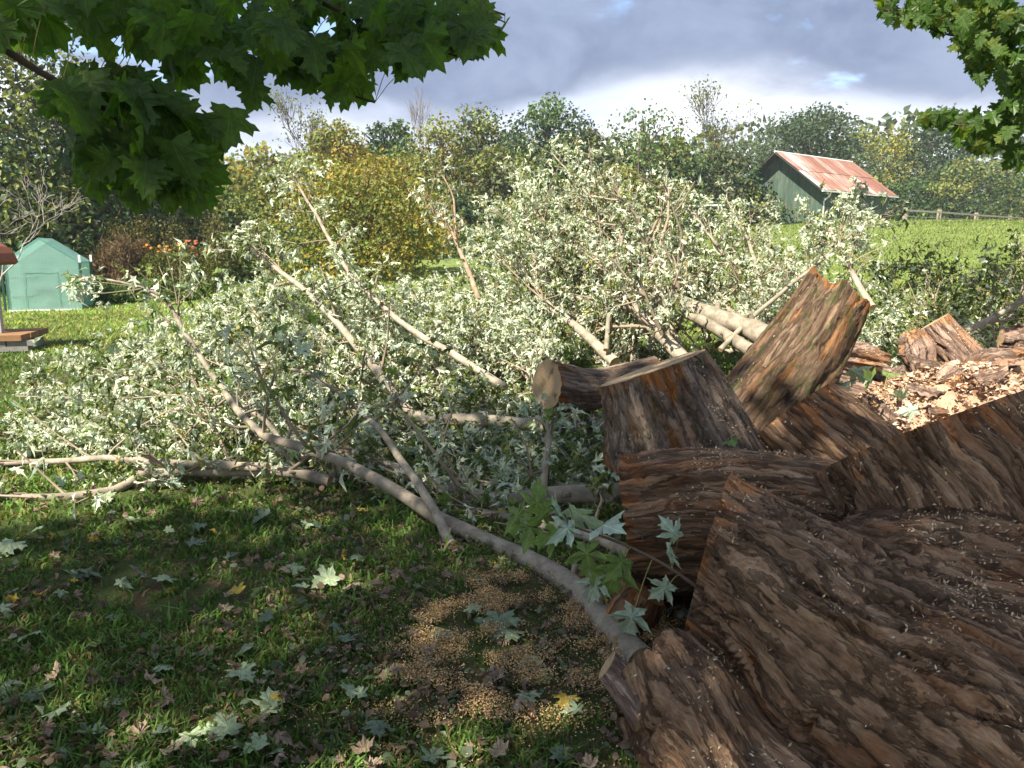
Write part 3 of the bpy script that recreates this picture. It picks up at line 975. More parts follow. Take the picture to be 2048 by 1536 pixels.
    dpp = MB(); dpp.tube(smooth_path(X([[ex[0] + 0.06, 0.25, ex[2] - .12], [ex[0] - 0.05, 0.15, ex[2] - .45], [0.10, 0.02, ex[2] - 0.85], [0.09, 0.02, 1.4], [0.09, 0.02, 0.1]]), 14), 0.06, 8)
    dpp.part('downpipe', root, M_WHITE, smooth=True)
    d = MB(); d.box(X([[-5.0, -0.06, 0.95]])[0], (0.95, 0.06, 1.9), R); door = d.part('door', root, M_DOOR)
    h = MB(); h.box(X([[-4.65, -0.11, 0.95]])[0], (0.05, 0.05, 0.16), R); h.part('door_handle', door, M_SOFFIT)
    f = MB()
    for a, b in (((-5.52, -0.06, 0.95), (0.08, 0.09, 2.0)), ((-4.48, -0.06, 0.95), (0.08, 0.09, 2.0)), ((-5.0, -0.06, 1.94), (1.12, 0.09, 0.08))):
        f.box(X([a])[0], b, R)
    f.part('door_frame', door, M_WHITE)


build_barn()

# low open shed left of the barn
def build_shed():
    o = at(1400, 420, 66); o[2] = float(ground(o[0], 66))
    root = thing('shed', o, 'low dark lean-to with a white roof edge left of the barn', 'shed')
    R = rotz(rad(-25)); X = lambda p: np.asarray(p, float) @ R.T + o
    mb = MB()
    for c, s in (((0, 3, 1.0), (3.6, .1, 2.0)), ((-1.8, 1.5, 1.0), (.1, 3, 2.0)), ((1.8, 1.5, 1.0), (.1, 3, 2.0))): mb.box(X([c])[0], s, R)
    mb.part('wall', root, M_SOFFIT)
    p = MB()
    p.box(X([(0, 1.3, 2.2)])[0], (4.3, 3.8, 0.12), R); p.part('roof', root, M_WHITE)
    for sx in (-1.75, 1.75):
        q = MB(); q.box(X([(sx, -0.3, 1.05)])[0], (0.14, 0.14, 2.1), R); q.part('post', root, M_POST)


build_shed()

# ------------------------------------------------------------------ rail fence
def build_fence():
    pts = [(1811, 416, 72), (1879, 420, 76), (1953, 426, 82), (2021, 431, 88), (2075, 434, 93)]
    root_p = at(*pts[0])
    root = thing('rail_fence', (root_p[0], 72, float(ground(root_p[0], 72))), 'weathered wooden post and rail fence on top of the slope', 'fence')
    tops = []
    for i, (px, py, Y) in enumerate(pts):
        t = at(px, py, Y); gz = float(ground(t[0], Y)); tops.append(t)
        mb = MB(); mb.box((t[0], Y, (t[2] + gz - .1) / 2), (0.30, 0.24, t[2] - gz + .1), rotz(0.2))
        mb.box((t[0], Y, t[2] + 0.02), (0.26, 0.20, 0.04), rotz(0.2))
        mb.part('post', root, M_POST)
    for a, b in zip(tops[:-1], tops[1:]):
        for dz, h in ((-0.22, 0.16), (-0.75, 0.05)):
            mb = MB(); mb.bar(a + (0, -0.16, dz), b + (0, -0.16, dz), 0.06, h); mb.part('rail', root, M_POST)


build_fence()

# ================================================================== greenhouse
def fabric_mat():
    m, w = mat('green_poly_fabric')
    tc = w.n('ShaderNodeTexCoord').outputs['Object']
    n = w.noise(w.scalev(tc, (2.2, 2.2, 5.0)), 1.0, 5, 0.6, 0.8)
    wv = w.noise(w.scalev(tc, (1.2, 1.2, 9)), 1.0, 4, 0.6, 1.5)
    c = w.mix(n, (0.34, 0.57, 0.52), (0.50, 0.72, 0.66))
    s = w.n('ShaderNodeSeparateXYZ'); w.put(s.inputs[0], tc)
    grid = w.math('MAXIMUM', w.ss(w.math('ABSOLUTE', w.math('SUBTRACT', w.math('FRACT', w.math('MULTIPLY', s.outputs[2], 14)), .5)), 0.40, 0.5), w.ss(w.math('ABSOLUTE', w.math('SUBTRACT', w.math('FRACT', w.math('MULTIPLY', s.outputs[0], 14)), .5)), 0.40, 0.5))
    c = w.mix(w.math('MULTIPLY', grid, 0.25), c, (0.7, 0.85, 0.80))
    p = pbsdf(w, c, 0.28, bump(w, n, 0.35, 0.03), 0.5)
    tl = w.n('ShaderNodeBsdfTranslucent'); w.put(tl.inputs[0], c)
    tr = w.n('ShaderNodeBsdfTransparent'); tr.inputs[0].default_value = (0.55, 0.85, 0.78, 1)
    m1 = w.n('ShaderNodeMixShader'); m1.inputs[0].default_value = 0.35; w.put(m1.inputs[1], p); w.put(m1.inputs[2], tl.outputs[0])
    m2 = w.n('ShaderNodeMixShader'); m2.inputs[0].default_value = 0.42; w.put(m2.inputs[1], m1.outputs[0]); w.put(m2.inputs[2], tr.outputs[0])
    finish(w, m2.outputs[0])
    return m


def build_greenhouse():
    o = gr(92, 622); o[2] = float(ground(o[0], o[1]))
    R = rotz(rad(18.9)); X = lambda p: np.asarray(p, float) @ R.T + o
    W, D, E, Pk = 1.72, 1.55, 1.30, 1.90
    root = thing('greenhouse', o, 'small pale green fabric walk-in greenhouse on the lawn', 'greenhouse')
    M_F = fabric_mat(); M_GP = plain('green_steel', (0.015, 0.075, 0.055), 0.5, 0.1); M_SEAM = plain('green_seam', (0.10, 0.30, 0.26), 0.6, 0.1)
    rg = np.random.default_rng(9)

    def sheet(name, a, b, c, d, nu=14, nv=14, amp=0.012):
        a, b, c, d = map(lambda v: np.asarray(v, float), (a, b, c, d))
        u, v = np.meshgrid(np.linspace(0, 1, nu), np.linspace(0, 1, nv), indexing='ij')
        P = (a * (1 - u[..., None]) + b * u[..., None]) * (1 - v[..., None]) + (d * (1 - u[..., None]) + c * u[..., None]) * v[..., None]
        n = unit(np.cross(b - a, d - a))
        q = P.reshape(-1, 3)
        w_ = fbm(q * np.array([2.2, 2.2, 3.5]) + rg.random() * 9, 3).reshape(nu, nv) * (u * (1 - u) * v * (1 - v) * 16) ** 0.4
        P = P + (amp * 2 * w_)[..., None] * n
        ii = np.arange(nu * nv).reshape(nu, nv)
        F = np.stack([ii[:-1, :-1], ii[1:, :-1], ii[1:, 1:], ii[:-1, 1:]], -1).reshape(-1, 4)
        return part(name, root, X(P.reshape(-1, 3)), F, M_F, smooth=True)
    h = W / 2
    fp = sheet('front_panel', (-h, 0, 0.03), (h, 0, 0.03), (h, 0, E), (-h, 0, E))
    V = X([(-h, 0, E), (h, 0, E), (0, 0, Pk)]); part('gable_panel', root, V, np.array([[0, 1, 2]]), M_F)
    sheet('side_panel', (h, 0, 0.03), (h, D, 0.03), (h, D, E), (h, 0, E)); sheet('side_panel', (-h, D, 0.03), (-h, 0, 0.03), (-h, 0, E), (-h, D, E))
    sheet('back_panel', (h, D, 0.03), (-h, D, 0.03), (-h, D, E), (h, D, E))
    V = X([(h, D, E), (-h, D, E), (0, D, Pk)]); part('gable_panel', root, V, np.array([[0, 1, 2]]), M_F)
    sheet('roof_panel', (h + .03, -.02, E - .02), (h + .03, D + .02, E - .02), (0, D + .02, Pk + .005), (0, -.02, Pk + .005)); sheet('roof_panel', (-h - .03, D + .02, E - .02), (-h - .03, -.02, E - .02), (0, -.02, Pk + .005), (0, D + .02, Pk + .005))
    for x, y in ((-h - .05, -.04), (h + .05, -.04), (h + .05, D + .04), (-h - .05, D + .04)):
        mb = MB(); mb.box(X([(x, y, 0.62)])[0], (0.05, 0.05, 1.32), R); st = mb.part('stake', root, M_GP)
        mb = MB(); mb.box(X([(x, y, 1.36)])[0], (0.056, 0.056, 0.19), R); mb.part('stake_tip', st, M_WHITE)
    fr = MB()
    for a, b in (((-h, 0.02, E), (0, 0.02, Pk)), ((h, 0.02, E), (0, 0.02, Pk)), ((-h, D - .02, E), (0, D - .02, Pk)), ((h, D - .02, E), (0, D - .02, Pk)), ((0, 0, Pk - .02), (0, D, Pk - .02)), ((h - .02, 0.02, E - .02), (h - .02, D, E - .02)), ((-h + .02, 0.02, E - .02), (-h + .02, D, E - .02)),
                 ((-h + .02, .03, 0), (-h + .02, .03, E)), ((h - .02, .03, 0), (h - .02, .03, E))):
        fr.tube(X([a, b]), 0.012, 6)
    fr.part('frame', root, M_SEAM)
    sm = MB()
    for a, b in (((-0.42, -0.016, 0.1), (-0.42, -0.016, 1.0)), ((0.36, -0.016, 0.1), (0.36, -0.016, 1.02)), ((-0.42, -0.016, 1.02), (0.36, -0.016, 1.02)), ((h, -.016, E), (0, -.016, Pk))): sm.tube(X([a, b]), 0.004, 5)
    sm.part('door_zip', root, M_SEAM)
    mb = MB(); mb.box(X([(0, -0.05, 0.02)])[0], (W, 0.12, 0.03), R); mb.part('ground_flap', root, M_WHITE)
    for zz in (0.36, 0.86):
        mb = MB(); mb.box(X([(-0.60, 0.75, zz)])[0], (0.4, 1.3, 0.05), R); mb.part('shelf', root, M_POST)
        mb = MB(); mb.box(X([(0.60, 0.75, zz)])[0], (0.4, 1.3, 0.05), R); mb.part('shelf', root, M_POST)


build_greenhouse()

# ------------------------------------------------------------------ garden well at the left edge
def build_well():
    o = gr(-54, 700); o[2] = 0.0
    root = thing('garden_well', o, 'decorative wooden garden well with a rusty curved roof at the left edge', 'garden ornament')
    M_STONE = plain('grey_stone', (0.22, 0.21, 0.19), 0.9, 0.4, 9, 0.6); M_PLANK = plain('brown_plank', (0.26, 0.14, 0.065), 0.8, 0.3, 10); M_RUST = plain('rust_roof', (0.25, 0.08, 0.04), 0.8, 0.3); M_GREYW = plain('grey_boards', (0.38, 0.37, 0.35), 0.9, 0.2)
    R = rotz(rad(12)); X = lambda p: np.asarray(p, float) @ R.T + o
    rg = np.random.default_rng(4)
    for r in range(2):
        for k in range(5):
            mb = MB(); c = (-0.88 + k * 0.42 + 0.1 * (r % 2), -0.42, 0.06 + r * 0.085); s = (0.40, 0.2 + rg.uniform(-.02, .02), 0.078)
            mb.box(X([c])[0], s, R @ rotz(rg.normal() * .03)); mb.part('stone', root, M_STONE)
    mb = MB(); mb.box(X([(-0.02, 0.05, 0.09)])[0], (1.8, 0.9, 0.16), R); mb.part('base', root, M_STONE)
    for k in range(3):
        mb = MB(); mb.box(X([(0.0, -0.38 + k * 0.4, 0.235)])[0], (1.86, 0.36, 0.09), R); mb.part('plank', root, M_PLANK)
    for sx in (-0.45, 0.45):
        mb = MB(); mb.box(X([(sx, -0.1, 0.86)])[0], (0.11, 0.11, 1.16), R); mb.part('post', root, M_GREYW)
    n = 12; a = np.linspace(rad(8), rad(172), n)
    ring = np.stack([0.70 * np.cos(a), np.zeros(n), 1.30 + 0.52 * np.sin(a) ** 0.8], 1)
    Vi = np.concatenate([X(ring + (0, -0.5, 0)), X(ring + (0, 0.3, 0)), X(ring * (0.93, 1, 1) + (0, -0.5, -.045)), X(ring * (0.93, 1, 1) + (0, 0.3, -.045))])
    F = []
    for i in range(n - 1):
        F += [[i, i + 1, n + i + 1, n + i], [2 * n + i + 1, 2 * n + i, 3 * n + i, 3 * n + i + 1], [i + 1, i, 2 * n + i, 2 * n + i + 1], [n + i, n + i + 1, 3 * n + i + 1, 3 * n + i]]
    F += [[0, n, 3 * n, 2 * n], [n - 1, 3 * n - 1, 4 * n - 1, 2 * n - 1]]
    part('roof', root, Vi, np.array(F), M_RUST)
    g = np.vstack([X(ring * (0.92, 1, 1) + (0, -0.44, -.05)), X([(0, -0.44, 1.3)])])
    part('gable_board', root, g, np.array([[i + 1, i, n] for i in range(n - 1)]), M_GREYW)


build_well()

# ------------------------------------------------------------------ garden plants behind the greenhouse
def garden_plant(name, px, py, Y, hpx, wpx, label, leafcol, flowers=None, seed=0, n=900, strip=False, group=None, ls=0.09):
    rg = np.random.default_rng(300 + seed)
    b = at(px, py, Y); b[2] = float(ground(b[0], Y))
    H = hpx * Y / FPX; Wd = wpx * Y / FPX
    root = thing(name, b, label, 'plant', group)
    mb = MB(); tops = []
    for i in range(16):
        a = rg.random() * 6.28; r = Wd * math.sqrt(rg.random()) * 0.8
        p0 = b + np.array([r * .7 * math.cos(a), r * .7 * math.sin(a), 0]); h = H * (0.65 + 0.35 * rg.random())
        p1 = p0 + np.array([rg.normal() * .12 * Wd, rg.normal() * .12 * Wd, h])
        mb.tube(smooth_path([p0, (p0 + p1) / 2 + rg.normal(size=3) * .05, p1], 5), np.linspace(0.012, 0.005, 5), 4, col=np.array(leafcol) * 1.1, cap=False); tops.append(p1)
    mb.part('stems', root, M_TWIG, usecol=True, kind='stuff')
    tops = np.array(tops)
    k = rg.integers(0, 16, n); f = rg.random(n) ** 0.8
    pos = np.stack([tops[k][:, 0], tops[k][:, 1], b[2] + (tops[k][:, 2] - b[2]) * f], 1) + rg.normal(size=(n, 3)) * np.array([.16, .16, .05]) * Wd
    pos[:, 2] = np.maximum(pos[:, 2], b[2] + .02)
    c = np.array(leafcol) * (0.6 + 0.8 * rg.random((n, 1)))
    tv, tf = T_KITE
    tt = (tv * np.array([0.35, 1.6, 1.0]), tf) if strip else T_KITE
    V, F, C = scatter(tt, pos, unit(rg.normal(size=(n, 3)) + (0, 0, -0.8 if strip else 0)), unit(rg.normal(size=(n, 3)) + (0, 0, .6)), ls * (0.6 + 0.8 * rg.random(n)), c)
    part('foliage', root, V, F, M_FAR, col=C, kind='stuff')
    if flowers is not None:
        fl = MB(); m = 13
        for j in range(m):
            p = tops[rg.integers(0, 16)] + rg.normal(size=3) * np.array([.22, .22, .06]) * Wd
            p[2] = b[2] + H * (0.86 + 0.16 * rg.random()); col = np.array(flowers[rg.integers(0, len(flowers))]) * (0.8 + .4 * rg.random())
            a = np.linspace(0, 2 * math.pi, 8, endpoint=False)
            ring = np.stack([np.cos(a) * .045, np.sin(a) * .045, np.where(np.arange(8) % 2, .012, -.005)], 1)
            v = np.vstack([[0, 0, .02], ring]) * (1.0 + .5 * rg.random())
            v = v @ np.asarray(Matrix.Rotation(rg.normal() * .5 + .5, 3, 'X')).T
            fl.add(v + p, np.array([[0, 1 + i, 1 + (i + 1) % 8] for i in range(8)]), col)
        fl.part('flower_heads', root, M_FAR, usecol=True, kind='stuff')


DRY = (0.17, 0.115, 0.07)
for i, (px, hp, wp) in enumerate(((190, 95, 32), (222, 120, 30), (255, 135, 34), (288, 120, 30))):
    garden_plant('dried_garden_plant', px, 590, 25.5 + 0.4 * (i % 2), hp, wp, ('shortest dried brown garden plant beside the greenhouse', 'second dried brown garden plant from the greenhouse', 'tallest dried brown garden plant behind the vines', 'dried brown garden plant next to the flowers')[i], DRY, seed=i, n=1000, strip=True, group='dried garden plants', ls=0.13)
for i, (px, hp, wp, lab) in enumerate(((330, 100, 42, 'yellow-green flowering bush with a few orange blooms, left one'), (378, 108, 44, 'tall bush crowned with orange-red blooms, middle one'), (415, 92, 36, 'yellow-green flowering bush with orange blooms, right one'))):
    garden_plant('flower_bush', px, 595, 25.0, hp, wp, lab, (0.125, 0.135, 0.035), [(0.42, 0.12, 0.05), (0.45, 0.17, 0.06), (0.36, 0.11, 0.08)] if i else [(0.5, 0.2, 0.04)], seed=10 + i, n=1500, group='flowering garden bushes', ls=0.08)
for i, (px, hp, wp) in enumerate(((195, 40, 40), (240, 46, 44), (290, 48, 44), (340, 45, 44), (390, 40, 40))):
    garden_plant('garden_vine', px, 615, 22.6, hp, wp, '%s low bright green vine from the left in the garden row' % ORD[i], (0.085, 0.145, 0.035), seed=20 + i, n=900, group='green vines in the garden row', ls=0.10)
for i, (px, hp, wp) in enumerate(((240, 150, 40), (300, 160, 44), (365, 150, 44), (440, 150, 44))):
    garden_plant('weed_bush', px, 570, 28.0, hp, wp, '%s tall yellowish weed bush from the left behind the garden' % ORD[i], (0.13, 0.12, 0.045), seed=30 + i, n=1200, group='tall weeds behind the garden', ls=0.10)

# ================================================================== sawn logs
def bark_relief(g, amp, seed=0.0, wa=1.1, wp=8.5):
    """height of furrowed plates for grain coordinates g = (along, across, across) in metres"""
    w1 = fbm(g * np.array([3.0, 6.0, 6.0]) + seed, 2)
    q = g * np.array([wa, wp, wp]) + seed + w1[:, None] * np.array([0.35, 0.40, 0.40])
    n1 = pn(q)
    plates = S01(np.abs(n1) / 0.16)
    n2 = pn(q * np.array([2.6, 2.4, 2.4]) + 9.1)
    small = S01(np.abs(n2) / 0.15)
    steps = np.floor((pn(q * 1.3 + 4.4) + 0.6) * 4) / 4
    fine = fbm(g * np.array([30, 70, 70]) + seed, 3)
    amp = amp * (0.40 + 1.0 * S01(0.5 + 1.1 * fbm(g * np.array([1.6, 4.0, 4.0]) + seed + 3.0, 2)))
    return amp * (1.0 * (plates - 0.7) + 0.38 * (small - 0.6) + 0.45 * steps - 0.25 + 0.22 * fine)


def chips_on(parent, V, F, n, seed, size=(0.006, 0.019), minz=0.25, col=(0.55, 0.41, 0.25), name='sawdust_flecks'):
    rg = np.random.default_rng(seed)
    T = np.vstack([F[:, [0, 1, 2]], F[:, [0, 2, 3]]]) if F.shape[1] == 4 else F
    a, b, c = V[T[:, 0]], V[T[:, 1]], V[T[:, 2]]
    cr = np.cross(b - a, c - a); ar = np.linalg.norm(cr, axis=1); nn = cr / np.maximum(ar, 1e-12)[:, None]
    p = np.where(nn[:, 2] > minz, ar * (nn[:, 2] - minz + .1), 0)
    cen = (a + b + c) / 3
    p = p * np.clip(0.25 + fbm(cen * 4.0 + seed, 2), 0.02, 2) ** 1.5
    if p.sum() <= 0: return
    k = rg.choice(len(T), n, p=p / p.sum())
    u, v = rg.random(n), rg.random(n); s = u + v > 1; u[s], v[s] = 1 - u[s], 1 - v[s]
    pos = a[k] + (b - a)[k] * u[:, None] + (c - a)[k] * v[:, None] + nn[k] * 0.003
    cc = np.array(col) * (0.55 + 0.7 * rg.random((n, 1)))
    w_ = rg.random(n) < 0.12; cc[w_] = (0.62, 0.54, 0.42)
    Vc, Fc, Cc = scatter((T_KITE[0] * np.array([0.6, 1, .8]), T_KITE[1]), pos, unit(rg.normal(size=(n, 3))), unit(nn[k] + rg.normal(size=(n, 3)) * .35), rg.uniform(size[0], size[1], n), cc)
    part(name, parent, Vc, Fc, M_CHIP, col=Cc, kind='stuff')


def loft_log(name, label, pts, radii, cut0=None, cut1=None, m=None, wood=None, na=130, nl=120, amp=0.016, seed=0.0, flute=0.10, jag=0.0, chips=0, group=None, knots=(), wa=1.15, wp=9.5, cat='log', wood0=None):
    P = smooth_path(pts, nl); t = np.linspace(0, 1, nl)
    r = np.interp(t, np.linspace(0, 1, len(radii)), radii)
    T, N, B = frames(P)
    s = np.concatenate([[0], np.cumsum(np.linalg.norm(np.diff(P, axis=0), axis=1))])
    a = np.linspace(0, 2 * math.pi, na, endpoint=False)
    ca, sa = np.cos(a), np.sin(a)
    G = np.zeros((nl, na, 3)); G[..., 0] = s[:, None]; G[..., 1] = r[:, None] * ca; G[..., 2] = r[:, None] * sa
    g = G.reshape(-1, 3)
    fl = fbm(np.column_stack([g[:, 0] * 0.9, np.tile(ca, nl) * 1.6, np.tile(sa, nl) * 1.6]) + seed * 1.7, 2)
    rel = bark_relief(g, amp, seed, wa, wp)
    rr = (np.repeat(r, na) * (1 + flute * fl) + rel).reshape(nl, na)
    for kt, ka, kr, kh in knots:      # burls
        d2 = ((s[:, None] - kt * s[-1]) / kr) ** 2 + (np.angle(np.exp(1j * (a[None] - ka))) * r[:, None] / kr) ** 2
        rr = rr + kh * np.exp(-d2 * 1.6) - kh * 0.9 * np.exp(-d2 * 14)
    V = P[:, None] + rr[..., None] * (ca[None, :, None] * N[:, None] + sa[None, :, None] * B[:, None])
    for cutn, end in ((cut0, 0), (cut1, 1)):
        if cutn is None: continue
        E = P[0] if end == 0 else P[-1]; d = T[0] if end == 0 else T[-1]; cn = unit(cutn)
        ring = V[0] if end == 0 else V[-1]
        off = -((ring - E) @ cn) / np.dot(d, cn)
        wgt = (1 - t if end == 0 else t); wgt = S01((wgt - 0.35) / 0.65)
        V = V + wgt[:, None, None] * off[None, :, None] * d
    if jag > 0:
        jn = 1.5 * pn(np.column_stack([ca * 1.5, sa * 1.5, np.full(na, seed)])) + 0.8 * pn(np.column_stack([ca * 4.3, sa * 4.3, np.full(na, seed + 3)])) + 0.35 * pn(np.column_stack([ca * 13, sa * 13, np.full(na, seed + 3)]))
        jn = np.where(jn > 0.12, jn + 0.35, jn)
        wgt = S01((t - 0.72) / 0.28)
        V = V + (wgt[:, None] * jag * jn[None])[..., None] * T[-1]
    low = V.reshape(-1, 3)[:, 2].min()
    c0 = P.mean(0)
    root = thing(name, (c0[0], c0[1], max(low, 0)), label, cat, group)
    ii = np.arange(nl * na).reshape(nl, na); jn_ = np.roll(ii, -1, 1)
    F = np.stack([ii[:-1], jn_[:-1], jn_[1:], ii[1:]], -1).reshape(-1, 4)
    near = np.exp(-s / 0.10)[:, None] + np.exp(-(s[-1] - s) / 0.10)[:, None] + 0 * ca[None]
    VV = V.reshape(-1, 3)
    part('bark', root, VV, F, m or M_BARK, smooth=True, attrs={'grain': g + seed * 0.13, 'nearcut': near.reshape(-1)})
    for end in (0, 1):
        ring = V[0] if end == 0 else V[-1]; cen = ring.mean(0); k = 14
        f = np.linspace(1, 0, k + 1)[:-1]
        d = T[0] if end == 0 else T[-1]
        CV = cen + f[:, None, None] * (ring - cen)[None]
        if jag > 0 and end == 1:
            CV = CV + (0.5 * jag * pn(np.column_stack([(CV.reshape(-1, 3) * 14)])) * np.repeat(1 - f ** 6, na)).reshape(k, na)[..., None] * d - (0.4 * jag * np.repeat(1 - f ** 4, na)).reshape(k, na)[..., None] * d
        else:
            CV = CV + (0.002 * pn(CV.reshape(-1, 3) * 40) * np.repeat(1 - f ** 6, na)).reshape(k, na)[..., None] * d
        gc = np.zeros((k, na, 3)); gc[..., 1] = f[:, None] * rr[0 if end == 0 else -1] * ca; gc[..., 2] = f[:, None] * rr[0 if end == 0 else -1] * sa
        v = np.vstack([CV.reshape(-1, 3), cen - (0.4 * jag * d if (jag > 0 and end == 1) else 0)]); gg = np.vstack([gc.reshape(-1, 3), [0, 0, 0]])
        i2 = np.arange(k * na).reshape(k, na); j2 = np.roll(i2, -1, 1)
        fq = np.stack([i2[:-1], i2[1:], j2[1:], j2[:-1]], -1).reshape(-1, 4)
        ft = np.stack([i2[-1], np.full(na, k * na), j2[-1]], -1)
        if end == 1: fq = fq[:, ::-1]; ft = ft[:, ::-1]
        part('cut_face' if not (jag > 0 and end == 1) else 'broken_end', root, v, [fq, ft], (wood0 if end == 0 and wood0 else wood) or M_WOOD, smooth=True, attrs={'grain': gg})
    if chips:
        chips_on(root, VV, F, chips, int(seed * 7) + 5)
    return root


def union_log(name, label, stems, cuts, m, wood, voxel=0.014, amp=0.02, seed=0.0, chips=0, smooth_it=10, cat='log', wa=1.0, wp=8.5):
    """several stems grown together: voxel union, furrowed along each stem, then sawn by planes"""
    mb = MB()
    for pts, rs in stems:
        P = smooth_path(pts, 24); r = np.interp(np.linspace(0, 1, 24), np.linspace(0, 1, len(rs)), rs)
        mb.tube(P, r, 28)
    V, Fs, _ = mb.arrays()
    me = make_mesh('tmp', V, Fs, m)
    ob = link('tmp_union', me)
    md = ob.modifiers.new('r', 'REMESH'); md.mode = 'VOXEL'; md.voxel_size = voxel
    sm = ob.modifiers.new('s', 'SMOOTH'); sm.factor = 0.5; sm.iterations = smooth_it
    dg = bpy.context.evaluated_depsgraph_get()
    ev = ob.evaluated_get(dg).to_mesh()
    n = len(ev.vertices)
    V = np.empty(n * 3, np.float32); ev.vertices.foreach_get('co', V); V = V.reshape(-1, 3).astype(float)
    Nn = np.empty(n * 3, np.float32); ev.vertices.foreach_get('normal', Nn); Nn = Nn.reshape(-1, 3).astype(float)
    L = np.empty(len(ev.loops), np.int32); ev.loops.foreach_get('vertex_index', L); F = L.reshape(-1, 4)
    bpy.data.objects.remove(ob)
    best = np.full(n, 1e9); own = np.zeros(n, int); G = np.zeros((n, 3)); wsum = np.zeros(n); Gs = np.zeros((n, 3))
    for k, (pts, rs) in enumerate(stems):
        P = smooth_path(pts, 24); r = np.interp(np.linspace(0, 1, 24), np.linspace(0, 1, len(rs)), rs)
        d2 = ((V[:, None] - P[None]) ** 2).sum(-1)
        i = d2.argmin(1)
        T, Nf, Bf = frames(P); sl = np.concatenate([[0], np.cumsum(np.linalg.norm(np.diff(P, axis=0), axis=1))])
        q = V - P[i]
        along = sl[i] + (q * T[i]).sum(-1)
        gk = np.column_stack([along + 5.3 * k, (q * Nf[i]).sum(-1), (q * Bf[i]).sum(-1)])
        dist = np.sqrt(d2.min(1)) / r[i]
        b = dist < best
        G[b] = gk[b]; best[b] = dist[b]; own[b] = k
    G = G + 0.05 * fbm(V * 2.0, 2)[:, None]
    V = V + Nn * (bark_relief(G, amp, seed, wa, wp) + 0.030 * fbm(V * 3.1 + seed, 2) + 0.022 * pn(G * np.array([0.8, 5, 5]) + seed))[:, None]
    near = np.zeros(n)
    for co, no, _ in cuts:
        near += np.exp(-np.abs((V - np.asarray(co)) @ unit(no)) / 0.10)
    me = make_mesh('u', V, F, [m], attrs={'grain': G, 'nearcut': near, 'own': own.astype(float)})
    bm = bmesh.new(); bm.from_mesh(me)
    faces = []
    ol = bm.verts.layers.float.get('own')
    for co, no, sid in cuts:
        fsel = [f for f in bm.faces if all(abs(v[ol] - sid) < 0.5 for v in f.verts)]
        esel = {e for f in fsel for e in f.edges}; vsel = {v for f in fsel for v in f.verts}
        res = bmesh.ops.bisect_plane(bm, geom=list(vsel) + list(esel) + fsel, dist=1e-5, plane_co=Vector(co), plane_no=Vector(unit(no)), clear_outer=True)
        ed = [e for e in res['geom_cut'] if isinstance(e, bmesh.types.BMEdge)]
        fill = bmesh.ops.triangle_fill(bm, use_beauty=True, edges=ed, normal=Vector(unit(no)))
        faces.append(([f for f in fill['geom'] if isinstance(f, bmesh.types.BMFace)], np.asarray(co, float), unit(no)))
    c0 = V.mean(0)
    root = thing(name, (c0[0], c0[1], 0.0), label, cat)
    doomed = []
    gl = bm.verts.layers.float_vector.get('grain')
    for fs, co, no in faces:
        vs = {}; vv = []; ff = []
        for f in fs:
            if not f.is_valid: continue
            row = []
            for v in f.verts:
                if v.index not in vs or True:
                    key = tuple(v.co)
                    if key not in vs: vs[key] = len(vv); vv.append(key)
                    row.append(vs[key])
            if len(row) == 3: ff.append(row)
            doomed.append(f)
        if not ff: continue
        vv = np.array(vv)
        cen = vv.mean(0); t1 = unit(np.cross(no, [0.3, 0.2, 0.9])); t2 = np.cross(no, t1)
        gg = np.column_stack([np.zeros(len(vv)), (vv - cen) @ t1, (vv - cen) @ t2])
        part('cut_face', root, vv, np.array(ff), wood, attrs={'grain': gg})
    bmesh.ops.delete(bm, geom=[f for f in doomed if f.is_valid], context='FACES_ONLY')
    for v in bm.verts: v.co -= root.location
    for f in bm.faces: f.smooth = True
    me2 = bpy.data.meshes.new('bark'); bm.to_mesh(me2); bm.free(); me2.materials.append(m)
    link('bark', me2, root)
    bpy.data.meshes.remove(me)
    if chips:
        inside = np.ones(len(F), bool); cen = V[F].mean(1)
        for co, no, sid in cuts: inside &= (((cen - np.asarray(co)) @ unit(no)) < -0.01) | (own[F[:, 0]] != sid)
        chips_on(root, V, F[inside], chips, int(seed * 7) + 11, minz=-0.05)
    return root


# the great forked base in the foreground
A0 = np.array([0.74, 2.78, 0.47]); MM = np.array([1.56, 1.98, 0.02])
dirA = unit(A0 - MM)
union_log('forked_trunk_base', 'huge forked dark brown trunk base with sawn stems in the right foreground', [
    ([A0 + dirA * 0.45, A0, (A0 + MM) / 2 + (0, -.02, -.02), MM, MM + (0.6, -0.5, -0.3)], [0.275, 0.29, 0.40, 0.52, 0.55]),
    ([np.array([1.60, 3.30, 1.12]), np.array([1.74, 3.05, 0.74]), np.array([2.02, 2.62, 0.32]), np.array([2.4, 2.2, 0.02])], [0.42, 0.47, 0.52, 0.52]),
    ([np.array([1.25, 2.80, 0.30]), np.array([1.62, 2.50, 0.28]), np.array([1.95, 2.15, 0.10]), np.array([2.3, 1.8, -0.1])], [0.30, 0.45, 0.50, 0.50]),
], [
    (at(1410, 1140, 2.75), (-0.91, 0.38, 0.17), 0),
    (at(1700, 917, 3.0), (-0.29, 0.42, 0.77), 1),
], M_BARK, M_WOOD_WET, voxel=0.0128, amp=0.030, seed=2.3, chips=6500, smooth_it=18)

loft_log('rear_stem', 'dark furrowed stem with an orange-edged left end behind the forked trunk', [(0.55, 3.44, 0.33), (0.85, 3.40, 0.37), (1.25, 3.30, 0.36), (1.7, 3.1, 0.30)], [0.31, 0.325, 0.33, 0.34],
         cut0=(-0.94, 0.16, -0.17), m=M_BARK, wood=M_WOOD_WET, na=170, nl=130, amp=0.022, seed=3.3, flute=0.12, chips=1600)

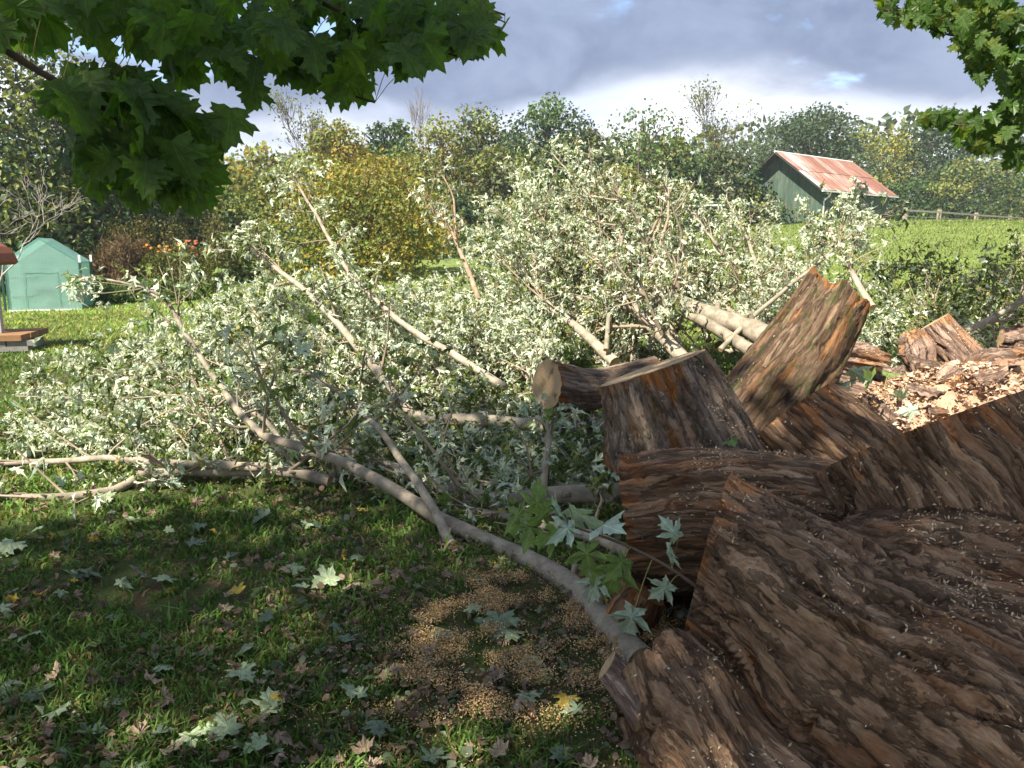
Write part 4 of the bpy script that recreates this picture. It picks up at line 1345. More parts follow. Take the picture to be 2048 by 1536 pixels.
# dark root piece at the very front
union_log('root_flare_piece', 'dark knobbly root piece at the bottom below the forked trunk', [
    ([np.array([0.47, 2.42, 0.24]), np.array([0.60, 2.22, 0.08]), np.array([0.76, 1.95, -0.10]), np.array([1.0, 1.65, -0.25])], [0.14, 0.20, 0.23, 0.25]),
    ([np.array([0.43, 2.40, 0.06]), np.array([0.54, 2.15, -0.02]), np.array([0.7, 1.85, -0.12])], [0.09, 0.14, 0.18]),
    ([np.array([0.60, 2.50, 0.24]), np.array([0.74, 2.3, 0.06]), np.array([1.0, 2.0, -0.12])], [0.10, 0.17, 0.20]),
], [], M_BARK, M_WOOD_WET, voxel=0.013, amp=0.024, seed=7.7, chips=1500, smooth_it=12)

# stump section standing behind the forked base
loft_log('stump_section', 'thick upright stump section with slanted sawn top in the middle of the log pile', [(0.80, 4.32, 0.94), (0.90, 4.30, 0.70), (1.00, 4.26, 0.43)], [0.30, 0.36, 0.44],
         cut0=(-0.337, 0.135, 0.917), cut1=(-0.10, -0.05, 0.99), m=M_BARK_GREY, wood=M_WOOD_WET, na=170, nl=110, amp=0.015, seed=4.1, flute=0.07, chips=500, wood0=M_WOOD)

# leaning broken trunk
loft_log('broken_trunk', 'leaning mossy trunk piece with a splintered orange top', [(1.45, 5.25, 0.05), (1.78, 5.25, 0.55), (2.05, 5.25, 1.0), (2.21, 5.25, 1.33)], [0.38, 0.335, 0.27, 0.225],
         cut1=unit(np.array([0.55, -0.1, 0.8])), m=M_BARK_MOSS, wood=M_WOOD_WET, na=150, nl=150, amp=0.017, seed=5.6, flute=0.14, jag=0.05, chips=120, wa=1.3)

# cut-faced log lying to the left
loft_log('bent_log', 'grey bent log with a round pale cut face pointing left', [(0.28, 6.1, 0.53), (0.52, 6.25, 0.46), (0.80, 6.4, 0.46), (1.25, 6.5, 0.54)], [0.20, 0.19, 0.165, 0.17],
         cut0=unit(np.array([-0.84, -0.52, 0.12])), m=M_BARK_GREY, wood=M_WOOD, na=120, nl=110, amp=0.010, seed=6.2, flute=0.07, knots=((0.25, 4.2, .09, .03),))

# wedge of trunk right of the stump
loft_log('trunk_chunk', 'dark reddish trunk chunk with a sawn left end behind the forked base', [(1.60, 4.35, 0.66), (1.78, 4.25, 0.50), (2.05, 4.05, 0.25)], [0.29, 0.32, 0.34],
         cut0=(-0.526, 0.42, 0.69), m=M_BARK, wood=M_WOOD_WET, na=150, nl=100, amp=0.017, seed=8.4, chips=350)

# sunlit logs on the right
loft_log('reddish_log', 'sunlit reddish grey log slanting up at the right', [(3.68, 6.7, 0.98), (3.86, 6.35, 0.62), (4.12, 5.9, 0.18)], [0.135, 0.15, 0.18], cut0=unit(np.array([-0.5, 0.3, 0.8])), m=M_BARK_RED, na=120, nl=100, amp=0.014, seed=9.9, chips=400)
loft_log('barky_log', 'sunlit rough log covered with sawdust beside the slanting log', [(2.95, 6.9, 0.62), (3.20, 6.35, 0.36), (3.55, 5.6, 0.12)], [0.17, 0.22, 0.27], m=M_BARK_RED, na=130, nl=110, amp=0.024, seed=10.9, chips=1500)
loft_log('round_ended_log', 'pale smooth log with a round yellowish cut end facing the camera', [(2.35, 6.6, 0.52), (2.70, 6.38, 0.47), (2.98, 6.05, 0.42)], [0.125, 0.12, 0.118], cut1=unit(np.array([0.30, -0.92, 0.15])), m=M_BARK_RED, wood=M_WOOD, na=80, nl=60, amp=0.004, seed=11.9)
loft_log('grey_log', 'grey barked log end at the right edge behind the forked base', [(3.12, 5.0, 0.42), (3.42, 4.75, 0.40), (3.9, 4.4, 0.36)], [0.19, 0.21, 0.22], cut0=unit(np.array([-0.9, 0.2, 0.3])), m=M_BARK_RED, na=120, nl=90, amp=0.011, seed=12.9, chips=200)
loft_log('pale_stub', 'short pale smooth stub standing in the sawdust', [(2.38, 5.62, 0.52), (2.43, 5.55, 0.40), (2.47, 5.48, 0.22)], [0.055, 0.068, 0.08], m=M_BARK_RED, na=48, nl=30, amp=0.002, seed=13.9, wood=M_WOOD)
loft_log('dark_off_cut', 'small dark round off-cut lying behind the thick limb', [(0.50, 3.06, 0.02), (0.53, 3.05, 0.10), (0.57, 3.05, 0.17)], [0.105, 0.10, 0.08], m=M_BARK, na=80, nl=50, amp=0.006, seed=14.9, wood=M_WOOD_WET)
loft_log('pale_root_stub', 'pale grey branch stub beside the dark root piece', [(0.325, 2.43, 0.20), (0.37, 2.36, 0.17), (0.44, 2.24, 0.12)], [0.050, 0.052, 0.058], cut0=unit(np.array([-0.75, 0.2, 0.5])), m=M_BARK_RED, na=60, nl=40, amp=0.004, seed=15.9, wood=M_WOOD)

# torn chunks of pale wood on the sunlit debris
for i, (q, lab) in enumerate((((1700, 720, 6.3), 'leftmost torn pale wood chunk on the sunlit debris'), ((1835, 705, 6.5), 'second torn pale wood chunk from the left on the sunlit debris'), ((1905, 775, 5.7), 'third torn pale wood chunk from the left on the sunlit debris'), ((1985, 735, 6.0), 'fourth torn pale wood chunk from the left on the sunlit debris'), ((2040, 690, 6.5), 'rightmost torn pale wood chunk on the sunlit debris'))):
    p = at(*q); rgk = np.random.default_rng(90 + i); d = unit(np.array([rgk.normal(), -0.5 + .5 * rgk.normal(), 0.35 * rgk.normal()])) * rgk.uniform(.16, .26)
    loft_log('torn_wood_chunk', lab, [p - d, p + (0, 0, .03), p + d], [0.06, 0.12, 0.09], m=M_BARK_RED, na=60, nl=50, amp=0.022, seed=20.3 + 2.7 * i, flute=0.5, jag=0.09, group='torn wood chunks', cat='wood', chips=150)

# ================================================================== felled branches
LIMB = (0.34, 0.295, 0.235)
PALE = np.array([0.62, 0.66, 0.51]); GREEN = np.array([0.15, 0.195, 0.055]); YELL = np.array([0.34, 0.31, 0.10]); MINT = np.array([0.36, 0.44, 0.35])
leaf_shapes = {}


def leaf_meshes(key, templ, m):
    if key not in leaf_shapes:
        leaf_shapes[key] = [make_mesh('leaf', v, f, m, smooth=False) for v, f in templ]
    return leaf_shapes[key]


def colour_leaf_mat(name, col, trans, tint=(1.0, 1.15, 0.5), rough=0.45):
    m, w = mat(name); t = m.node_tree
    bpy.data.materials.remove(m)
    rgb = tuple(col)
    return leaf_mat(name, trans, rough, 0.3, tint, colour=rgb, veins=True)


def put_leaf(mesh, parent, pos, t, n, size, name='leaf'):
    o = link(name, mesh, parent)
    R = basis(np.asarray(t, float)[None], np.asarray(n, float)[None])[0] * size
    p = np.asarray(pos, float) - (root_loc(parent) if parent is not None else 0)
    M = Matrix.Identity(4)
    for i in range(3):
        for j in range(3): M[i][j] = R[i, j]
        M[i][3] = p[i]
    o.matrix_basis = M
    return o


def branch(label, pts, r0, r1, nt=22, tl=0.9, lp=9, sub=2, start=0.25, pale=0.55, seed=0, size=(0.065, 0.11), group=None, name='leafy_branch', col=LIMB, single=0, wob=0.02, fine=False, up=0.12, k=9, stubs=4, leaf_spread=0.045):
    rg = np.random.default_rng(4000 + seed)
    pts = [np.asarray(p, float) for p in pts]
    L = sum(np.linalg.norm(b - a) for a, b in zip(pts[:-1], pts[1:]))
    n = max(10, int(L / 0.09)); P = smooth_path(pts, n)
    w_ = np.linspace(0, 1, n)
    P = P + wob * np.column_stack([fbm(np.column_stack([w_ * L * 1.7, np.full(n, seed + 0.5), np.full(n, c)]), 2) for c in (0.3, 5.1, 9.7)]) * S01(w_ * 4)[:, None]
    P[:, 2] = np.maximum(P[:, 2], 0.02)
    r = r0 + (r1 - r0) * w_ ** 0.85
    r = r * (1 + 0.07 * fbm(np.column_stack([w_ * L * 5, np.full(n, seed), np.zeros(n)]), 2))
    root = thing(name, (P[0][0], P[0][1], 0.0), label, 'branch', group)
    lm = MB(); lm.tube(P, r, k, cap=False, col=np.array(col) * (0.85 + 0.3 * rg.random()))
    T, N, B = frames(P)
    for _ in range(stubs):       # snapped-off twig stubs and knots
        i = rg.integers(1, n - 2); a = rg.random() * 6.28
        d = unit(N[i] * math.cos(a) + B[i] * math.sin(a) + T[i] * 0.6)
        lm.tube(np.stack([P[i], P[i] + d * r[i] * 1.5, P[i] + d * (r[i] * 1.6 + 0.02)]), [r[i] * .42, r[i] * .3, r[i] * .26], 5, col=np.array(col) * 0.8)
    limb = lm.part('limb', root, M_LIMB, usecol=True, smooth=True)
    if r0 > 0.018:
        a = np.linspace(0, 2 * math.pi, k, endpoint=False)
        ring = P[0] + r[0] * (np.cos(a)[:, None] * N[0] + np.sin(a)[:, None] * B[0]) - T[0] * 0.001
        part('cut_end', root, np.vstack([ring, P[0] - T[0] * 0.001]), np.array([[i, (i + 1) % k, k] for i in range(k)]), M_WOOD, attrs={'grain': np.column_stack([np.zeros(k + 1), np.vstack([r[0] * np.cos(a)[:, None], [[0]]]), np.vstack([r[0] * np.sin(a)[:, None], [[0]]])])})
    if nt == 0: return root
    tm = MB(); lpos, ldir = [], []
    tcol = np.array(col) * np.array([0.80, 0.74, 0.66])

    def twig(p, d, Lt, rt, lev):
        q = p + d * Lt; m = (p + q) / 2 + rg.normal(size=3) * Lt * 0.10 + np.array([0, 0, -0.04 * Lt])
        q = q + np.array([0, 0, rg.normal() * 0.10 * Lt])
        for v in (m, q): v[2] = max(v[2], 0.03 + 0.05 * rg.random())
        Q = smooth_path([p, m, q], 6)
        tm.tube(Q[[0, 1, 3, 5]] if lev == 0 else Q[[0, 2, 5]], np.linspace(rt, rt * 0.4, 4 if lev == 0 else 3), 4 if lev == 0 else 3, cap=False, col=tcol * (0.7 + 0.6 * rg.random()))
        nl = max(2, int(lp * (0.6 + 0.8 * rg.random()) * (1 if lev else 0.8)))
        f = 0.30 + 0.72 * rg.random(nl) ** 0.5
        x = f * 5; i = np.minimum(x.astype(int), 4); fr = (x - i)[:, None]
        c = Q[i] * (1 - fr) + Q[i + 1] * fr
        lpos.append(c + rg.normal(size=(nl, 3)) * leaf_spread); ldir.append(np.repeat(d[None], nl, 0))
        if lev == 0:
            for _ in range(sub):
                e = rg.uniform(1.2, 4.6); i = int(e)
                twig(Q[i], unit(d * 0.8 + rg.normal(size=3) * 0.55 + np.array([0, 0, 0.1])), Lt * rg.uniform(0.4, 0.7), rt * 0.55, 1)
    for j in range(nt):
        f = start + (1 - start) * (j + rg.random()) / nt
        i = min(n - 2, int(f * (n - 1)))
        lat = rg.normal(size=3)
        d = unit(T[i] * 0.55 + lat * 0.55 + np.array([0, 0, up]))
        twig(P[i], d, tl * (0.45 + 0.75 * rg.random()) * (1.15 - 0.5 * f), max(0.004, r[i] * 0.45), 0)
    tm.part('twigs', root, M_TWIG, usecol=True, kind='stuff', smooth=True)
    pos = np.concatenate(lpos); dr = np.concatenate(ldir); N_ = len(pos)
    pos[:, 2] = np.maximum(pos[:, 2], 0.02 + 0.04 * rg.random(N_))
    t = unit(dr * 0.5 + rg.normal(size=(N_, 3)) * 0.75 + np.array([0, 0, -0.45]))
    nn = unit(rg.normal(size=(N_, 3)) * 0.75 + np.array([-0.15, -0.35, 0.75]))
    u = rg.random(N_)
    # leaves on one twig tend to show the same side
    side = rg.random(N_) * 0.6 + 0.4 * np.concatenate([np.full(len(a), rg.random()) for a in lpos])
    c = np.where((side < pale)[:, None], PALE, GREEN) * (0.70 + 0.55 * rg.random((N_, 1)))
    c = np.where((u < 0.10)[:, None], MINT * (0.7 + .5 * rg.random((N_, 1))), c)
    c = np.where((u > 0.965)[:, None], YELL * (0.7 + .6 * rg.random((N_, 1))), c)
    sz = size[0] * 0.7 + (size[1] * 1.12 - size[0] * 0.7) * rg.random(N_) ** 1.2
    if single:
        o = rg.permutation(N_); one = o[:single]; rest = o[single:]
        for i in one:
            key = 'pale' if side[i] < pale else 'green'
            ms = leaf_meshes('silver_' + key, T_SILVER_F, SINGLE[key])
            put_leaf(ms[rg.integers(0, 4)], root, pos[i], t[i], nn[i], sz[i] * 1.05)
    else:
        rest = np.arange(N_)
    if len(rest):
        tsel = rg.integers(0, 3, len(rest)); parts = []
        for q in range(3):
            s = rest[tsel == q]
            if len(s): parts.append(scatter((T_SILVER_F if fine else T_SILVER)[q], pos[s], t[s], nn[s], sz[s], c[s]))
        V, F, C = join_leaves(parts)
        part('foliage', root, V, F, M_LEAF, col=C, kind='stuff')
    return root


SINGLE = {'pale': colour_leaf_mat('pale_leaf_face', (0.42, 0.52, 0.40), 0.25), 'green': colour_leaf_mat('green_leaf_face', (0.20, 0.29, 0.085), 0.4)}
A = lambda *q: [at(*p) for p in q]

# --- limbs one can follow in the photograph
branch('long pale limb running from the dark root piece up across the heap', A((1285, 1330, 2.75), (1235, 1275, 2.95), (1130, 1165, 3.50), (1010, 1100, 3.92), (900, 1050, 4.18), (820, 1000, 4.40), (680, 920, 4.75), (560, 885, 5.0), (495, 845, 5.3), (430, 755, 5.9), (370, 660, 6.2), (325, 590, 6.4), (240, 565, 6.5)), 0.066, 0.010, 24, 0.8, 8, 2, 0.50, 0.5, 1, single=40, k=14, stubs=9)
branch('slim bare-ended pole crossing over the long pale limb', A((907, 1112, 3.95), (872, 1025, 4.15), (805, 930, 4.5), (745, 845, 4.9), (690, 790, 5.3), (610, 745, 5.8), (520, 730, 6.2)), 0.033, 0.008, 14, 0.7, 7, 2, 0.45, 0.45, 2, single=30, k=10)
branch('thick pale limb lying flat below the stump section', A((1290, 985, 4.37), (1180, 988, 4.46), (1080, 993, 4.51), (980, 1000, 4.60), (860, 960, 4.97), (700, 905, 5.43), (560, 872, 5.80)), 0.066, 0.03, 10, 0.6, 8, 2, 0.62, 0.45, 3, single=30, k=12)
branch('thick limb forking up to the left from under the bent log', A((1290, 855, 6.14), (1180, 853, 6.23), (1050, 850, 6.32), (920, 838, 6.51), (830, 830, 6.70), (740, 725, 7.16), (640, 610, 7.72), (545, 530, 8.18), (480, 495, 8.37)), 0.085, 0.015, 26, 0.6, 10, 2, 0.45, 0.6, 4, k=12)
branch('tall grey limb rising to the thin leafless tip left of centre', A((1010, 775, 7.2), (900, 705, 7.6), (810, 650, 7.9), (740, 590, 8.1), (690, 530, 8.3), (640, 440, 8.6), (605, 385, 8.8), (585, 345, 8.9)), 0.042, 0.010, 22, 0.5, 9, 2, 0.30, 0.6, 5, k=10)
branch('straight pale pole lying level at the left, upper one', A((535, 935, 5.06), (400, 930, 5.15), (200, 920, 5.34), (0, 926, 5.52), (-120, 930, 5.61)), 0.034, 0.016, 14, 0.8, 9, 2, 0.15, 0.55, 6, single=30, k=10)
branch('straight pale pole lying level at the left, lower thicker one', A((660, 962, 5.0), (560, 946, 5.08), (420, 940, 5.15), (280, 942, 5.2)), 0.042, 0.030, 10, 0.6, 8, 2, 0.2, 0.5, 7, k=10)
branch('curved grey limb resting on the grass at the left edge', A((300, 940, 5.12), (220, 985, 4.92), (120, 1008, 4.78), (0, 1010, 4.78), (-80, 1000, 4.83)), 0.032, 0.026, 5, 0.5, 6, 1, 0.2, 0.5, 8, k=10)
branch('thin arching branch over the left part of the heap', A((600, 960, 5.2), (540, 850, 5.6), (470, 805, 5.9), (380, 762, 6.2), (300, 750, 6.4), (230, 755, 6.5)), 0.024, 0.007, 18, 0.7, 9, 2, 0.3, 0.5, 9, single=30)
branch('big white limb sweeping up behind the broken trunk', A((1600, 720, 8.6), (1510, 662, 9.2), (1420, 628, 9.7), (1335, 590, 10.2), (1300, 530, 10.6), (1265, 475, 11.0), (1235, 440, 11.3), (1160, 400, 11.6)), 0.16, 0.025, 40, 1.2, 11, 3, 0.35, 0.62, 10, k=14)
branch('white limb running beside the big sweeping limb, lower one', A((1500, 700, 9.0), (1400, 640, 9.5), (1310, 600, 9.9), (1230, 560, 10.3), (1130, 485, 10.8), (1060, 420, 11.2)), 0.085, 0.02, 32, 1.1, 11, 3, 0.35, 0.62, 11, k=12)
branch('sunlit limb with a side fork in the middle of the heap', A((1230, 725, 8.8), (1180, 680, 9.2), (1120, 630, 9.6), (1080, 588, 9.9), (1072, 520, 10.3), (1055, 440, 10.7)), 0.072, 0.018, 28, 1.0, 11, 3, 0.35, 0.62, 12, k=12)
branch('brown leafless twiggy branch left of the peak of the heap', A((975, 655, 9.2), (955, 590, 9.6), (925, 510, 10.0), (900, 455, 10.3), (865, 415, 10.5), (850, 390, 10.6)), 0.045, 0.010, 14, 0.7, 2, 3, 0.45, 0.6, 13, col=(0.36, 0.27, 0.19), k=9)
branch('curling bare twig rising left of the peak', A((912, 480, 10.1), (908, 430, 10.3), (903, 390, 10.4), (885, 352, 10.5), (868, 338, 10.5)), 0.020, 0.006, 8, 0.4, 1, 2, 0.3, 0.6, 14, col=(0.36, 0.27, 0.19), k=7)
branch('short thick sunlit limb behind the stump section', A((1380, 730, 8.2), (1330, 680, 8.6), (1290, 640, 9.0), (1245, 590, 9.4)), 0.085, 0.05, 16, 1.0, 10, 3, 0.3, 0.62, 15, k=12)
branch('upright pale stem standing in the heap behind the bent log', A((1212, 700, 8.8), (1220, 620, 9.2), (1232, 540, 9.6), (1245, 470, 9.9)), 0.032, 0.012, 14, 0.8, 9, 2, 0.3, 0.6, 16)
branch('thin bough reaching right in front of the barn', A((1440, 700, 9.0), (1500, 640, 9.3), (1570, 580, 9.6), (1640, 525, 9.8), (1700, 470, 10.0), (1735, 437, 10.1), (1782, 430, 10.2)), 0.034, 0.010, 14, 0.6, 7, 2, 0.35, 0.7, 17, up=0.1)
branch('leafy shoot standing up before the long wall of the barn', A((1680, 480, 9.9), (1695, 440, 10.0), (1705, 405, 10.1), (1715, 378, 10.15)), 0.012, 0.005, 9, 0.32, 12, 2, 0.1, 0.75, 18)
branch('bright slender stem right behind the broken trunk', A((1745, 615, 8.6), (1715, 565, 8.9), (1680, 500, 9.2), (1655, 450, 9.4)), 0.045, 0.018, 16, 0.7, 9, 2, 0.3, 0.65, 19)
branch('small curved grey stick standing before the stump section', A((1092, 1105, 4.25), (1085, 1010, 4.5), (1096, 900, 4.75), (1098, 855, 4.9), (1075, 838, 5.0)), 0.026, 0.018, 6, 0.35, 5, 1, 0.1, 0.5, 20, single=14)
branch('pale bough curving out at the right edge', A((1920, 668, 7.4), (1985, 635, 7.5), (2048, 598, 7.6), (2110, 560, 7.7)), 0.034, 0.022, 8, 0.8, 9, 2, 0.2, 0.4, 21)
branch('pale thin limb lying behind the leafy sprig', A((1262, 1105, 3.60), (1200, 1078, 3.84), (1080, 1050, 4.22), (960, 1030, 4.51), (870, 1010, 4.70)), 0.036, 0.022, 12, 0.6, 8, 2, 0.3, 0.45, 22, single=30)
branch('middle pale limb behind the long limb, half hidden by leaves', A((1000, 1010, 4.56), (900, 985, 4.74), (780, 935, 5.12), (650, 880, 5.58), (560, 860, 5.86)), 0.05, 0.03, 10, 0.6, 8, 2, 0.2, 0.5, 23, k=10)
branch('bare drooping twig with one hanging leaf before the greenhouse', A((330, 600, 6.4), (270, 575, 6.5), (200, 555, 6.6), (150, 557, 6.65), (112, 577, 6.7)), 0.013, 0.006, 3, 0.14, 2, 0, 0.55, 0.9, 24, stubs=6)

# --- fillers: leafy boughs that make up the body of the heap
def fill(base, tips, label, group, seed, nt, tl, lp, pale, r0, arch=0.10, size=(0.062, 0.105)):
    rg = np.random.default_rng(seed)
    for i, tp in enumerate(sorted(tips)):
        b = at(*base) + rg.normal(size=3) * np.array([.35, .4, .08]); b[2] = max(b[2], 0.05)
        e = at(*tp); m = (b + e) / 2 + np.array([rg.normal() * .15, rg.normal() * .15, arch * np.linalg.norm(e - b) * rg.uniform(-0.3, 1.0)])
        branch(label % ORD[i], [b, m, e], r0 * (0.8 + .5 * rg.random()), 0.006, nt, tl, lp, 2, 0.22, pale, seed * 50 + i, group=group, stubs=3, k=8, size=size)


G1, G2, G3 = 'sunlit leafy boughs of the heap', 'shaded leafy boughs of the heap', 'shaded boughs at the right edge'
fill((700, 880, 7.4), ((30, 790, 7.6), (60, 870, 6.9), (150, 735, 8.5), (280, 690, 9), (20, 935, 6.5), (200, 810, 7.4), (350, 720, 8.4), (410, 660, 9), (330, 830, 7.2), (480, 770, 7.8), (240, 885, 6.8), (100, 790, 8.0), (410, 620, 9.4), (340, 650, 9.2), (150, 850, 6.9), ), '%s silver-leaved bough from the left in the left skirt of the heap', G1, 71, 28, 0.52, 9, 0.66, 0.028)
fill((560, 930, 6.6), ((40, 955, 5.8), (150, 945, 5.9), (260, 930, 6.1), (360, 905, 6.4), (90, 900, 6.3), (200, 880, 6.6)), '%s low sunlit bough from the left along the grass edge of the heap', G1, 79, 20, 0.42, 9, 0.66, 0.022)
fill((880, 850, 8.0), ((465, 575, 9.6), (540, 575, 9.2), (600, 580, 9.2), (690, 600, 9.6), (760, 640, 9.2), (640, 650, 8.6), (560, 690, 8.4), (700, 700, 8.2), (870, 640, 9), (780, 680, 8.6), (500, 620, 9.4)), '%s silver-leaved bough from the left in the hump left of centre', G1, 72, 26, 0.50, 11, 0.66, 0.03)
fill((1050, 790, 8.8), ((930, 600, 10), (880, 660, 9.2), (960, 540, 11), (1000, 640, 9.7), (1050, 690, 9.0), (930, 720, 8.8), (850, 580, 10.4), (810, 590, 10.0)), '%s silver-leaved bough from the left in the middle of the heap', G1, 73, 26, 0.6, 10, 0.66, 0.035)
fill((1250, 720, 10.4), ((1100, 300, 12.0), (1020, 345, 12.2), (970, 410, 12), (1170, 350, 12), (1235, 410, 12), (1090, 430, 11.5), (1150, 500, 11.2), (1000, 490, 11.5), (945, 480, 12), (1200, 600, 10.4), (1100, 620, 10.2), (1060, 375, 12.4), (1180, 440, 12.2)), '%s silver-leaved bough from the left under the peak of the heap', G1, 74, 28, 0.75, 9, 0.68, 0.045)
fill((1480, 690, 10.4), ((1350, 380, 12.2), (1300, 440, 11.7), (1370, 490, 11.2), (1450, 395, 12.5), (1500, 470, 12), (1560, 520, 11.2), (1600, 560, 10.4), (1430, 600, 10.6), (1620, 500, 12), (1670, 600, 9.9), (1560, 620, 9.8), (1280, 390, 12.4), (1400, 530, 11.4)), '%s silver-leaved bough from the left behind the broken trunk', G1, 75, 24, 0.65, 8, 0.64, 0.04)
fill((1850, 700, 8.8), ((1760, 545, 11), (1850, 545, 11), (1950, 550, 10.5), (2030, 540, 10), (2060, 600, 9), (1980, 640, 8.5), (1900, 600, 9.5), (1740, 650, 9)), '%s dark bough from the left in the tangle at the right edge', G3, 76, 22, 0.7, 7, 0.25, 0.03)
fill((1800, 720, 8.0), ((1700, 690, 8.5), (1990, 720, 7.6), (1760, 670, 8.6), (1860, 700, 8.0)), '%s low sunlit bough from the left behind the right-hand logs', G1, 78, 20, 0.5, 8, 0.6, 0.025)
fill((1150, 890, 7.0), ((700, 940, 6.2), (620, 870, 6.7), (880, 900, 6.6), (1000, 920, 6.3), (1110, 905, 6.2), (820, 960, 5.9), (500, 900, 6.5), (860, 790, 7.3), (1000, 790, 7.5), (720, 800, 7.2), (600, 770, 7.4), (1060, 965, 5.7), (940, 965, 5.8), (1140, 990, 5.4)), '%s shaded grey-green bough from the left in the front of the heap', G2, 77, 18, 0.38, 6, 0.50, 0.022)
fill((1000, 1010, 5.3), ((880, 1040, 4.75), (1010, 1050, 4.6), (1130, 1020, 4.9), (780, 1030, 4.9), (1180, 960, 5.3)), '%s low shaded bough from the left lying on the grass before the stump', G2, 81, 12, 0.26, 6, 0.5, 0.014)

# --- the sprig of large leaves hanging before the forked base, and its small neighbour
def sprig(label, pts, leaves, seed, r0=0.008):
    rg = np.random.default_rng(seed)
    P = smooth_path([at(*p) for p in pts], 20)
    root = thing('leafy_sprig', (P[0][0], P[0][1], 0.0), label, 'branch')
    mb = MB(); mb.tube(P, np.linspace(r0, r0 * 0.4, 20), 7, col=(0.13, 0.085, 0.06)); mb.part('stem', root, M_TWIG, usecol=True, smooth=True)
    pt = MB()
    for px, py, Y, size, key in leaves:
        p = at(px, py, Y); i = ((P - p) ** 2).sum(1).argmin()
        q = P[i]; tdir = unit(p - q + np.array([0, 0, -0.02]) + rg.normal(size=3) * 0.03)
        s = size * Y / FPX * 0.85
        base = p - tdir * s * 0.35
        pt.tube(smooth_path([q, (q + base) / 2 + (0, 0, .012), base], 5), 0.0022, 4, cap=False, col=(0.30, 0.30, 0.10))
        nn = unit(np.array([0, -0.75, 0.45]) + rg.normal(size=3) * 0.35)
        put_leaf(leaf_meshes('silver_' + key, T_SILVER_F, SINGLE[key])[rg.integers(0, 4)], root, base, tdir, nn, s)
    pt.part('leaf_stalks', root, M_TWIG, usecol=True, kind='stuff')


sprig('sprig of large green and silver leaves sticking out before the forked trunk', ((1395, 1175, 2.72), (1330, 1130, 2.85), (1250, 1090, 3.0), (1180, 1065, 3.1), (1110, 1040, 3.2), (1050, 1015, 3.3)),
      [(1030, 1035, 3.3, 95, 'green'), (1075, 1000, 3.3, 90, 'green'), (1120, 1020, 3.2, 95, 'pale'), (1165, 1035, 3.15, 120, 'pale'), (1210, 1050, 3.05, 100, 'pale'), (1100, 1075, 3.1, 90, 'green'), (1175, 1115, 3.0, 100, 'green'), (1060, 1060, 3.2, 80, 'green'), (1230, 1150, 2.95, 110, 'green'),
       (1190, 1170, 3.0, 90, 'pale'), (1262, 1240, 2.85, 95, 'pale'), (1240, 1130, 2.9, 80, 'green'), (1340, 1100, 2.75, 110, 'pale'), (1325, 1180, 2.75, 75, 'pale'), (1345, 1060, 2.75, 70, 'pale'), (1130, 1060, 3.1, 85, 'pale'), (1085, 1035, 3.2, 80, 'green')], 501)
sprig('low green sprig lying on the sawdust beside the dark root piece', ((1285, 1362, 2.5), (1200, 1378, 2.55), (1120, 1400, 2.6), (1070, 1420, 2.6)),
      [(1040, 1445, 2.5, 85, 'green'), (1095, 1460, 2.5, 80, 'green'), (1080, 1370, 2.65, 80, 'green'), (1045, 1365, 2.7, 70, 'pale'), (1100, 1500, 2.4, 75, 'pale'), (1000, 1395, 2.65, 60, 'green')], 502, 0.005)
sprig('fresh small sprig of leaves lying on the sunlit logs at the right', ((1640, 800, 5.1), (1680, 770, 5.2), (1730, 760, 5.3), (1800, 800, 5.2), (1830, 830, 5.1)),
      [(1715, 745, 5.3, 65, 'pale'), (1740, 760, 5.2, 55, 'green'), (1620, 750, 5.2, 40, 'pale'), (1650, 748, 5.2, 45, 'green'), (1690, 775, 5.2, 45, 'pale'), (1800, 790, 5.2, 50, 'pale'), (1820, 820, 5.1, 50, 'pale'), (1780, 745, 5.4, 50, 'green'), (1600, 765, 5.1, 35, 'pale')], 503, 0.004)
sprig('single pale leafed twig lying across the stump section', ((1560, 960, 4.0), (1500, 925, 4.0), (1470, 890, 4.0), (1463, 870, 4.0)), [(1463, 880, 3.75, 42, 'green'), (1500, 935, 3.72, 28, 'green')], 504, 0.003)

# ================================================================== standing maples we look out under
MAPLE = {'dark': colour_leaf_mat('maple_leaf_dark', (0.085, 0.150, 0.042), 0.58, (1.3, 1.7, 0.4)), 'mid': colour_leaf_mat('maple_leaf_mid', (0.10, 0.17, 0.04), 0.58, (1.4, 1.7, 0.35)), 'lit': colour_leaf_mat('maple_leaf_sunlit', (0.12, 0.165, 0.025), 0.50, (1.4, 1.5, 0.3))}  # lit: sun on the right bough put into a yellower leaf colour
M_DARKTWIG = col_mat('maple_twig', 0.85, 0.2, 25)


